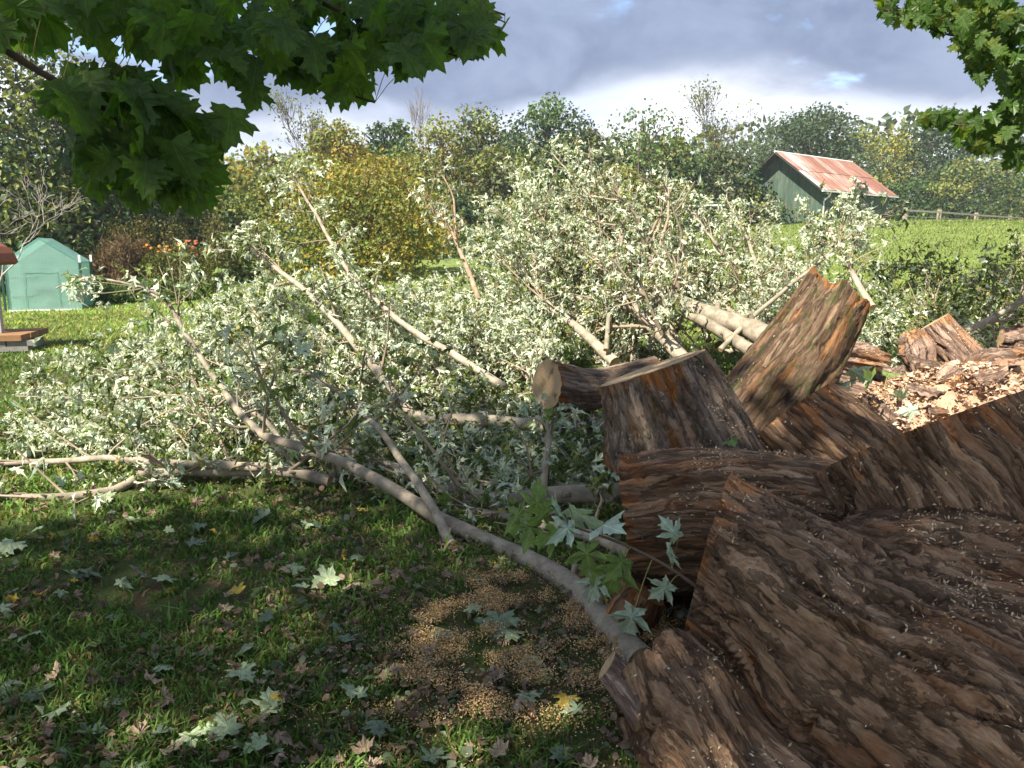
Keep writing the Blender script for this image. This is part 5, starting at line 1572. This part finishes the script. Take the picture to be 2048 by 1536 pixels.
def maple(root_pt, label, boughs, blobs, nobj, nstuff, size, seed, crown, ncrown, trunk_r, keys, face, shade=None):
    rg = np.random.default_rng(seed)
    root = thing('maple_tree', root_pt, label, 'tree')
    b = np.asarray(root_pt, float); cc, cr = np.asarray(crown[0]), np.asarray(crown[1])
    mb = MB()
    mb.tube(smooth_path([b + (0, 0, -.1), b + (0.05, 0.05, 1.6), (b + cc) / 2 + (0, 0, .4), cc + (0, 0, cr[2] * .6)], 12), np.linspace(trunk_r, trunk_r * .2, 12), 14, col=(0.11, 0.09, 0.075))
    for k in range(9):
        a = k * 2.4; e = cc + cr * np.array([math.cos(a) * .75, math.sin(a) * .75, rg.uniform(-.3, .5)])
        s = b + (cc - b) * rg.uniform(0.45, 0.75)
        mb.tube(smooth_path([s, (s + e) / 2 + (0, 0, .3), e], 8), np.linspace(trunk_r * .35, 0.02, 8), 7, col=(0.10, 0.085, 0.07), cap=False)
    mb.part('trunk', root, M_TRUNK, usecol=True, smooth=True)
    # low bough in view
    bm_ = MB(); allP = []
    for pts, r0 in boughs:
        P = smooth_path([at(*p) for p in pts], 26); allP.append(P)
        bm_.tube(P, np.linspace(r0, 0.003, 26), 7, col=(0.055, 0.040, 0.030))
    s = b + (cc - b) * 0.36
    for pts, r0 in boughs[:2]:
        e = at(*pts[0]); bm_.tube(smooth_path([s, (s + e) / 2 + (0, 0, .25), e], 10), np.linspace(0.065, r0, 10), 8, col=(0.07, 0.055, 0.045), cap=False)
    bough = bm_.part('bough', root, M_DARKTWIG, usecol=True, smooth=True)
    allP = np.vstack(allP)
    w = np.array([q[4] for q in blobs], float); w /= w.sum()
    st = MB(); rest = []
    for i in range(nobj + nstuff):
        q = blobs[rg.choice(len(blobs), p=w)]
        while True:
            u, v = rg.uniform(-1, 1, 2)
            if u * u + v * v < 1: break
        Y = rg.uniform(q[5], q[6]); p = at(q[0] + u * q[2], q[1] + v * q[3], Y)
        j = ((allP - p) ** 2).sum(1).argmin(); a = allP[j]
        t = unit(unit(p - a) * 0.35 + np.array([rg.normal() * .45, rg.normal() * .35, -0.75]))
        nn = unit(np.array(face) + rg.normal(size=3) * 0.55)
        s_ = size * rg.uniform(0.75, 1.2)
        base = p - t * s_ * .45
        if np.linalg.norm(base - a) < 0.55 * (1 if size > .1 else 1.5):
            st.tube(smooth_path([a, (a + base) / 2 + (0, 0, .02), base], 4), 0.0013, 3, cap=False, col=(0.10, 0.085, 0.03))
        if i < nobj:
            key = keys[rg.integers(0, len(keys))]
            put_leaf(leaf_meshes('maple_' + key, T_NORWAY, MAPLE[key])[rg.integers(0, 4)], bough, base, t, nn, s_)
        else:
            rest.append((base, t, nn, s_))
    st.part('leaf_stalks', bough, M_DARKTWIG, usecol=True, kind='stuff')
    # the crown overhead, outside the picture
    n = ncrown; nc = 14 if shade is not None else 30
    bl = cc + cr * np.clip(rg.normal(size=(nc, 3)) * 0.5, -0.9, 0.9); br = rg.uniform(0.55, 1.15, nc) * cr.mean() * 0.28
    if shade is not None:      # clumps of the crown that stand between the sun and the yard
        q = np.array([[x_, y_, 0.3] for x_, y_ in shade]); hh = rg.uniform(7.2, 11.2, len(q))
        bl = np.vstack([bl, q + SUN / SUN[2] * hh[:, None]]); br = np.concatenate([br, rg.uniform(0.75, 1.05, len(q))]); nc = len(bl)
    k = rg.integers(0, nc, n)
    pos = bl[k] + unit(rg.normal(size=(n, 3))) * (br[k] * rg.random(n) ** 0.4)[:, None] * np.array([1.2, 1.2, .7])
    px, py, f = project(pos)
    vis = (f > 0) & (px > -150) & (px < 2200) & (py > -220) & (py < 1700)
    pos = pos[~vis]; n = len(pos)
    tt = unit(rg.normal(size=(n, 3)) + (0, 0, -.4)); nn = unit(rg.normal(size=(n, 3)) * .6 + (0, 0, .8))
    c = np.array([0.08, 0.14, 0.03]) * (0.7 + 0.6 * rg.random((n, 1)))
    ps = [scatter(T_TRI5, pos, tt, nn, rg.uniform(0.12, 0.19, n), c)]
    if rest:
        R_ = np.array([np.concatenate([a_, b_, c_, [d_]]) for a_, b_, c_, d_ in rest])
        cl = np.array([0.06, 0.115, 0.022]) * (0.6 + 0.9 * rg.random((len(R_), 1)))
        part('leaves', bough, *(lambda z: (z[0], z[1]))(scatter(T_NORWAY[0], R_[:, :3], R_[:, 3:6], R_[:, 6:9], R_[:, 9], cl)), M_CANOPY, col=np.repeat(cl, len(T_NORWAY[0][0]), 0), kind='stuff')
    V, F, C = join_leaves(ps)
    part('crown', root, V, F, M_CANOPY, col=C, kind='stuff')
    return root


maple((-4.7, -3.9, 0.0), 'standing maple whose dark low bough with large leaves hangs in at the top left',
      [(((-90, 20, 1.85), (0, 92, 1.95), (90, 150, 2.0), (170, 192, 2.05), (235, 240, 2.1), (310, 285, 2.15), (400, 310, 2.2)), 0.011),
       (((60, -120, 2.1), (200, -30, 2.2), (330, 60, 2.3), (480, 120, 2.35), (620, 165, 2.4), (750, 205, 2.45)), 0.009),
       (((420, -150, 2.2), (560, -40, 2.3), (720, 40, 2.35), (860, 95, 2.4), (945, 120, 2.45)), 0.009),
       (((560, -120, 2.3), (760, -40, 2.35), (920, 0, 2.4), (1010, 30, 2.4)), 0.007),
       (((235, 240, 2.1), (255, 300, 2.1), (300, 350, 2.1), (330, 400, 2.12)), 0.005)],
      [(230, 30, 200, 70, 3.0, 1.9, 2.5), (480, 40, 220, 80, 4.5, 2.0, 2.6), (700, 50, 200, 90, 4.5, 2.1, 2.7), (880, 60, 110, 60, 2.6, 2.2, 2.6), (640, 135, 190, 55, 3.2, 2.2, 2.6), (400, 110, 70, 50, 1.0, 2.1, 2.5), (230, 200, 110, 60, 1.5, 1.9, 2.3), (330, 265, 130, 70, 2.6, 2.0, 2.4), (280, 330, 160, 65, 3.0, 1.9, 2.3), (340, 375, 100, 35, 1.2, 2.0, 2.3),
       (60, 40, 70, 50, .5, 1.9, 2.3), (740, 205, 22, 22, 0.25, 2.3, 2.5), (505, 185, 30, 20, 0.3, 2.2, 2.4), (960, 60, 40, 40, 0.35, 2.3, 2.5), (15, 60, 30, 40, .3, 1.9, 2.1)],
      300, 50, 0.100, 601, ((-4.7, -3.3, 9.2), (4.6, 4.4, 2.4)), 8600, 0.28, ('dark', 'dark', 'mid'), (0.1, -0.85, 0.35),
      [(0.8, 2.6), (1.6, 2.4), (2.3, 2.2), (1.2, 3.3), (2.0, 3.3), (2.8, 3.0), (0.8, 4.2), (1.6, 4.3), (0.2, 5.2), (1.1, 5.6), (-0.6, 5.2), (-0.9, 6.2), (0.3, 6.5), (-1.3, 4.6), (-0.4, 4.2), (-1.4, 3.4), (-2.3, 3.5), (-0.5, 2.4), (-1.6, 2.2), (0.3, 3.2), (-3.0, 3.3), (-2.6, 2.8), (0.9, 1.8), (2.2, 4.1)])
maple((7.6, 6.0, 0.0), 'standing maple whose sunlit leafy bough hangs in at the top right',
      [(((2200, -60, 5.6), (2100, 20, 5.7), (2000, 60, 5.8), (1900, 70, 5.9), (1800, 30, 6.0), (1750, 15, 6.0)), 0.016),
       (((2200, 120, 5.6), (2100, 190, 5.7), (2020, 225, 5.8), (1950, 250, 5.8), (1880, 245, 5.9), (1850, 240, 5.9)), 0.014),
       (((2150, 60, 5.6), (2050, 110, 5.7), (1980, 140, 5.8), (1930, 100, 5.9)), 0.010),
       (((2150, 200, 5.7), (2080, 260, 5.7), (2030, 300, 5.8), (1990, 290, 5.8)), 0.010)],
      [(1995, 55, 75, 65, 4.0, 5.5, 6.2), (1900, 30, 75, 42, 2.6, 5.7, 6.3), (1810, 20, 60, 30, 1.3, 5.8, 6.3), (1990, 120, 60, 55, 2.8, 5.6, 6.1), (2030, 170, 25, 60, 1.3, 5.6, 6.1), (1970, 265, 65, 35, 2.2, 5.6, 6.1), (2020, 240, 40, 45, 1.4, 5.6, 6.1), (1880, 245, 40, 16, 0.7, 5.8, 6.1), (2030, 315, 25, 25, 0.7, 5.7, 6.1), (1935, 80, 25, 35, .7, 5.7, 6.1)],
      300, 160, 0.105, 602, ((5.4, 6.6, 6.6), (2.8, 2.8, 2.2)), 6000, 0.22, ('dark', 'mid', 'lit'), (-0.2, -0.75, 0.5))

# ================================================================== litter on the ground
FALL = {'bluegreen': colour_leaf_mat('fallen_leaf_bluegreen', (0.125, 0.170, 0.105), 0.1), 'palegreen': colour_leaf_mat('fallen_leaf_pale', (0.30, 0.37, 0.22), 0.15),
        'brown': colour_leaf_mat('fallen_leaf_brown', (0.26, 0.19, 0.13), 0.1, (1, 1, 1), 0.7), 'tan': colour_leaf_mat('fallen_leaf_tan', (0.34, 0.26, 0.19), 0.1, (1, 1, 1), 0.7), 'yellow': colour_leaf_mat('fallen_leaf_yellow', (0.50, 0.36, 0.06), 0.2, (1, 1, .6), 0.6)}
T_CURL = []
for i, (bx, by) in enumerate(((2.6, 0.8), (1.2, 2.4), (2.2, 1.8), (1.5, 1.2))):
    v, f = T_SILVER_F[i]; v = v.copy(); rgc = np.random.default_rng(40 + i)
    x, y = v[:, 0], v[:, 1] - 0.4
    v = np.column_stack([np.sin(x * bx) / bx, np.sin(y * by) / by + 0.4, (1 - np.cos(x * bx)) / bx + (1 - np.cos(y * by)) / by + rgc.normal(size=len(v)) * 0.06])
    T_CURL.append((v, f))
LAB = {'bluegreen': 'fallen dull blue-green maple leaf lying on the lawn', 'palegreen': 'fallen pale green maple leaf lying underside up on the lawn', 'brown': 'dry curled brown leaf lying in the grass', 'tan': 'dry curled tan leaf lying in the grass', 'yellow': 'yellow fallen leaf lying in the grass'}


def litter():
    rg = np.random.default_rng(801)
    big = [(540, 1395, 'palegreen', 95), (222, 1392, 'palegreen', 85), (195, 1285, 'bluegreen', 75), (648, 1160, 'palegreen', 75), (402, 1298, 'bluegreen', 62), (482, 1298, 'bluegreen', 60), (690, 1272, 'bluegreen', 70), (890, 1262, 'bluegreen', 75), (995, 1250, 'bluegreen', 90), (1020, 1262, 'bluegreen', 70),
           (50, 1380, 'bluegreen', 85), (10, 1370, 'bluegreen', 70), (150, 1145, 'bluegreen', 75), (180, 1140, 'bluegreen', 55), (275, 1135, 'bluegreen', 52), (205, 1105, 'bluegreen', 48), (395, 1082, 'bluegreen', 52), (520, 1035, 'bluegreen', 58), (640, 1050, 'palegreen', 60), (60, 1065, 'palegreen', 48), (15, 1092, 'palegreen', 60), (718, 1112, 'palegreen', 40),
           (330, 1462, 'bluegreen', 60), (385, 1475, 'palegreen', 55), (430, 1455, 'palegreen', 55), (870, 1505, 'bluegreen', 80), (755, 1450, 'bluegreen', 60), (250, 1165, 'palegreen', 45), (330, 1150, 'palegreen', 45), (465, 1110, 'bluegreen', 40), (600, 1170, 'palegreen', 45), (530, 1235, 'bluegreen', 40), (700, 1380, 'palegreen', 50), (1120, 1500, 'bluegreen', 65), (945, 1210, 'palegreen', 45),
           (470, 1180, 'yellow', 45), (20, 1200, 'yellow', 36), (150, 1160, 'yellow', 18), (75, 1190, 'yellow', 30), (190, 1075, 'yellow', 30), (450, 1220, 'tan', 42), (115, 1345, 'tan', 62), (700, 1170, 'tan', 60), (470, 1330, 'brown', 55), (330, 1330, 'palegreen', 45), (430, 1060, 'yellow', 24), (560, 1385, 'yellow', 45)]
    for px, py, key, s in big:
        p = gr(px, py, 0.045); dist = np.linalg.norm(p - np.array([0, 0, CAM_Z]))
        one(p, key, 0.68 * s * dist / FPX, rg)
    cnt = {'bluegreen': 16, 'palegreen': 40, 'brown': 78, 'tan': 46, 'yellow': 10}
    for key, n in cnt.items():
        k = 0
        while k < n:
            y = 1.95 + 4.2 * rg.random() ** 1.3; x = rg.uniform(-0.72 * y, 0.12 * y + 0.35)
            if x > 0.45 and y < 4.0: continue
            pat = 0.5 + fbm(np.array([[x * 1.3, y * 1.3, 3.0 if key in ('brown', 'tan') else 8.0]]), 2)[0] + (0.3 * (x + 0.8) if key in ('brown', 'tan') else 0)
            if rg.random() > pat: continue
            z = 0.02 + 0.035 * rg.random()
            one(np.array([x, y, z + float(ground(x, y))]), key, rg.uniform(0.04, 0.085) if key in ('brown', 'tan', 'yellow') else rg.uniform(0.05, 0.11), rg); k += 1


def one(p, key, size, rg):
    curl = key in ('brown', 'tan') or (key == 'yellow' and rg.random() < .5)
    sil = rg.random() < 0.35
    tm = T_CURL if curl else (T_SILVER_F if sil else T_NORWAY)
    ms = leaf_meshes('fall_%s_%d_%d' % (key, curl, sil), tm, FALL[key])
    a = rg.random() * 6.28
    t = np.array([math.cos(a), math.sin(a), rg.normal() * 0.22]); n = np.array([0, 0, 1.0]) + rg.normal(size=3) * (0.55 if curl else 0.22)
    if curl and rg.random() < .4: n = -n
    o = put_leaf(ms[rg.integers(0, 4)], None, p - t * size * .45, t, n, size, 'fallen_leaf')
    tag(o, LAB[key], 'leaf', {'bluegreen': 'blue-green fallen leaves', 'palegreen': 'pale green fallen leaves', 'brown': 'dry brown fallen leaves', 'tan': 'dry tan fallen leaves', 'yellow': 'yellow fallen leaves'}[key])


litter()


def sawdust():
    rg = np.random.default_rng(811); N = 620000
    y = rg.uniform(1.9, 4.6, N); x = rg.uniform(-1.3, 1.5, N)
    p = saw_amount(x, y) ** 1.2 * S01(0.25 + 1.7 * fbm(np.column_stack([x * 4.5, y * 6, np.zeros(N)]), 3)) * 0.95 + 0.012 + 0.05 * S01((x + .3) / .6) * np.clip(0.4 + fbm(np.column_stack([x * 2, y * 2, np.ones(N)]), 2), 0, 1)
    k = rg.random(N) < p; x, y = x[k], y[k]; n = len(x)
    z = 0.012 + 0.03 * rg.random(n) * (0.4 + saw_amount(x, y))
    c = np.array([0.60, 0.37, 0.16]) * (0.55 + 0.65 * rg.random((n, 1))); w_ = rg.random(n) < .2; c[w_] = np.array([0.70, 0.54, 0.31]) * (0.8 + .3 * rg.random((w_.sum(), 1)))
    V, F, C = scatter((np.array([[-.35, 0, 0], [.35, .15, .05], [.05, 1, .12]]), np.array([[0, 1, 2]])), np.column_stack([x, y, z]), unit(rg.normal(size=(n, 3)) * (1, 1, .5)), unit(rg.normal(size=(n, 3)) * .6 + (0, 0, 1)), rg.uniform(0.004, 0.010, n), c)
    tag(link('sawdust', make_mesh('sawdust', V, F, M_CHIP, col=C)), 'orange-tan sawdust and chips strewn on the grass before the logs', 'sawdust', kind='stuff')
    # mound of pale chips among the sunlit logs
    N = 26000
    x = rg.uniform(2.0, 4.8, N); y = rg.uniform(4.6, 7.2, N)
    h = 0.66 * np.exp(-((x - 3.5) / 1.05) ** 2 - ((y - 5.8) / .8) ** 2) + 0.05
    k = rg.random(N) < np.clip(h * 3.2, .08, 1); x, y, h = x[k], y[k], h[k]; n = len(x)
    c = np.array([0.50, 0.35, 0.24]) * (0.55 + 0.65 * rg.random((n, 1))); w_ = rg.random(n) < .2; c[w_] = np.array([0.62, 0.50, 0.36])
    br = rg.random(n) < .15; c[br] = np.array([0.20, 0.10, 0.06]) * (0.7 + .6 * rg.random((br.sum(), 1)))
    V, F, C = scatter(T_KITE, np.column_stack([x, y, h + .01 + .03 * rg.random(n)]), unit(rg.normal(size=(n, 3)) * (1, 1, .5)), unit(rg.normal(size=(n, 3)) * .6 + (0, 0, 1)), 0.008 + 0.06 * rg.random(n) ** 3, c)
    tag(link('sawdust_mound', make_mesh('sawdust_mound', V, F, M_CHIP, col=C)), 'pinkish pale sawdust and bark bits heaped among the sunlit logs', 'sawdust', kind='stuff')
    gx_, gy_ = np.meshgrid(np.linspace(1.7, 5.2, 60), np.linspace(4.3, 7.4, 60)); q = np.column_stack([gx_.ravel(), gy_.ravel(), np.zeros(3600)])
    hh = 0.66 * np.exp(-((q[:, 0] - 3.5) / 1.05) ** 2 - ((q[:, 1] - 5.8) / .8) ** 2) * (1 + .35 * fbm(q * 4, 3)) - 0.01
    ii = np.arange(3600).reshape(60, 60); F = np.stack([ii[:-1, :-1], ii[:-1, 1:], ii[1:, 1:], ii[1:, :-1]], -1).reshape(-1, 4)
    tag(link('debris_mound', make_mesh('debris_mound', np.column_stack([q[:, :2], hh]), F, plain('sawdust_ground', (0.40, 0.27, 0.18), 0.95, 0.45, 25, 0.8), smooth=True)), kind='structure')
    # fine dry litter
    N = 17000; y = 1.8 + 5.0 * rg.random(N) ** 1.3; x = rg.uniform(-0.75, 0.25, N) * y
    pat = 0.42 + fbm(np.column_stack([x * 2.0, y * 2.0, np.full(N, 6.0)]), 3) + 0.15 * (x + .5)
    k = rg.random(N) < pat; x, y = x[k], y[k]; n = len(x)
    c = np.array([0.19, 0.13, 0.085]) * (0.45 + 0.95 * rg.random((n, 1))); gsel = rg.random(n) < .3; c[gsel] = np.array([0.15, 0.19, 0.11]) * (0.6 + .8 * rg.random((gsel.sum(), 1)))
    tsel = rg.integers(0, 2, n); ps = []
    z = ground(x, y) + 0.012 + .03 * rg.random(n)
    for q in range(2):
        s = tsel == q; m = s.sum()
        tm = T_TRI5 if q == 0 else (T_TRI5[0] * np.array([.5, 1, 3.0]), T_TRI5[1])
        ps.append(scatter(tm, np.column_stack([x, y, z])[s], unit(rg.normal(size=(m, 3)) * (1, 1, .4)), unit(rg.normal(size=(m, 3)) * .6 + (0, 0, 1)), rg.uniform(0.012, 0.045, m), c[s]))
    m = 300; yy = 1.95 + 5.0 * rg.random(m) ** 1.3; xx = rg.uniform(-0.74, 0.16, m) * yy
    cb = np.array([0.21, 0.155, 0.11]) * (0.4 + 1.1 * rg.random((m, 1)))
    for q in range(4):
        s = np.arange(m) % 4 == q; k_ = s.sum()
        ps.append(scatter(T_CURL[q], np.column_stack([xx, yy, ground(xx, yy) + .02 + .02 * rg.random(m)])[s], unit(rg.normal(size=(k_, 3)) * (1, 1, .3)), unit(rg.normal(size=(k_, 3)) * .7 + (0, 0, .8)), rg.uniform(.03, .065, k_), cb[s]))
    V, F, C = join_leaves(ps)
    tag(link('leaf_litter', make_mesh('leaf_litter', V, F, M_LEAF, col=C)), 'fine dry leaf litter scattered through the lawn', 'leaf litter', kind='stuff')


sawdust()


def bark_slabs():
    """torn plates of bark lying on the sunlit debris"""
    rg = np.random.default_rng(831)
    spots = [(1690, 770), (1750, 800), (1800, 760), (1850, 790), (1900, 750), (1940, 790), (1840, 730), (1980, 760), (1780, 840), (1880, 830), (2010, 730), (1720, 830)]
    words = ['leftmost', 'second', 'third', 'fourth', 'fifth', 'sixth', 'seventh', 'eighth', 'ninth', 'tenth', 'eleventh', 'rightmost']
    for i, (px, py) in enumerate(sorted(spots)):
        best = min((abs(project(np.array([at(px, py, Y)]))[1][0] - py) + 900 * abs(at(px, py, Y)[2] - (0.66 * math.exp(-((at(px, py, Y)[0] - 3.5) / 1.05) ** 2 - ((Y - 5.8) / .8) ** 2) + .06)), Y) for Y in np.arange(4.7, 7.0, .05))
        p = at(px, py, best[1]); L, W_ = rg.uniform(.16, .34), rg.uniform(.06, .12)
        u, v = np.meshgrid(np.linspace(-.5, .5, 9), np.linspace(-.5, .5, 5), indexing='ij')
        edge = 1 + .3 * fbm(np.column_stack([u.ravel() * 5, v.ravel() * 5, np.full(45, i * 3.1)]), 2).reshape(9, 5)
        top = np.stack([u * L * edge, v * W_ * edge, .25 * W_ - 1.3 * W_ * v ** 2 + .10 * L * u ** 2 + .01 * rg.normal(size=u.shape)], -1).reshape(-1, 3)
        bot = top - (0, 0, .014)
        ii = np.arange(45).reshape(9, 5)
        F = np.stack([ii[:-1, :-1], ii[1:, :-1], ii[1:, 1:], ii[:-1, 1:]], -1).reshape(-1, 4)
        rim = list(ii[:, 0]) + list(ii[-1, 1:]) + list(ii[::-1, -1][1:]) + list(ii[0, ::-1][1:-1])
        R = [[rim[k], rim[(k + 1) % len(rim)], rim[(k + 1) % len(rim)] + 45, rim[k] + 45] for k in range(len(rim))]
        V = np.vstack([top, bot]); G = V.copy()
        Rm = basis(np.array([[math.cos(i * 1.9), math.sin(i * 1.9) * .6, rg.normal() * .25]]), np.array([[rg.normal() * .3, -.35, 1.0]]))[0][:, [1, 0, 2]]
        o = link('bark_plate', make_mesh('bark_plate', V @ Rm.T, [np.vstack([F, F[:, ::-1] + 45, np.array(R)])], M_BARK_RED, attrs={'grain': G + i, 'nearcut': np.zeros(90)}))
        o.location = p + (0, 0, .03)
        tag(o, '%s torn reddish bark plate from the left on the sunlit sawdust heap' % words[i], 'bark', 'torn bark plates')


bark_slabs()

# ================================================================== the air
def build_haze():
    m, w = mat('haze_air')
    v = w.n('ShaderNodeVolumePrincipled')
    v.inputs['Color'].default_value = (0.86, 0.90, 1.0, 1); v.inputs['Density'].default_value = 0.0007
    v.inputs['Anisotropy'].default_value = 0.3
    o = w.n('ShaderNodeOutputMaterial'); w.put(o.inputs['Volume'], v.outputs[0])
    mb = MB(); mb.box((0, 310, 12.5), (680, 800, 29.0))
    V, F, _ = mb.arrays()
    tag(link('haze', make_mesh('haze', V, F, m)), kind='stuff')


build_haze()
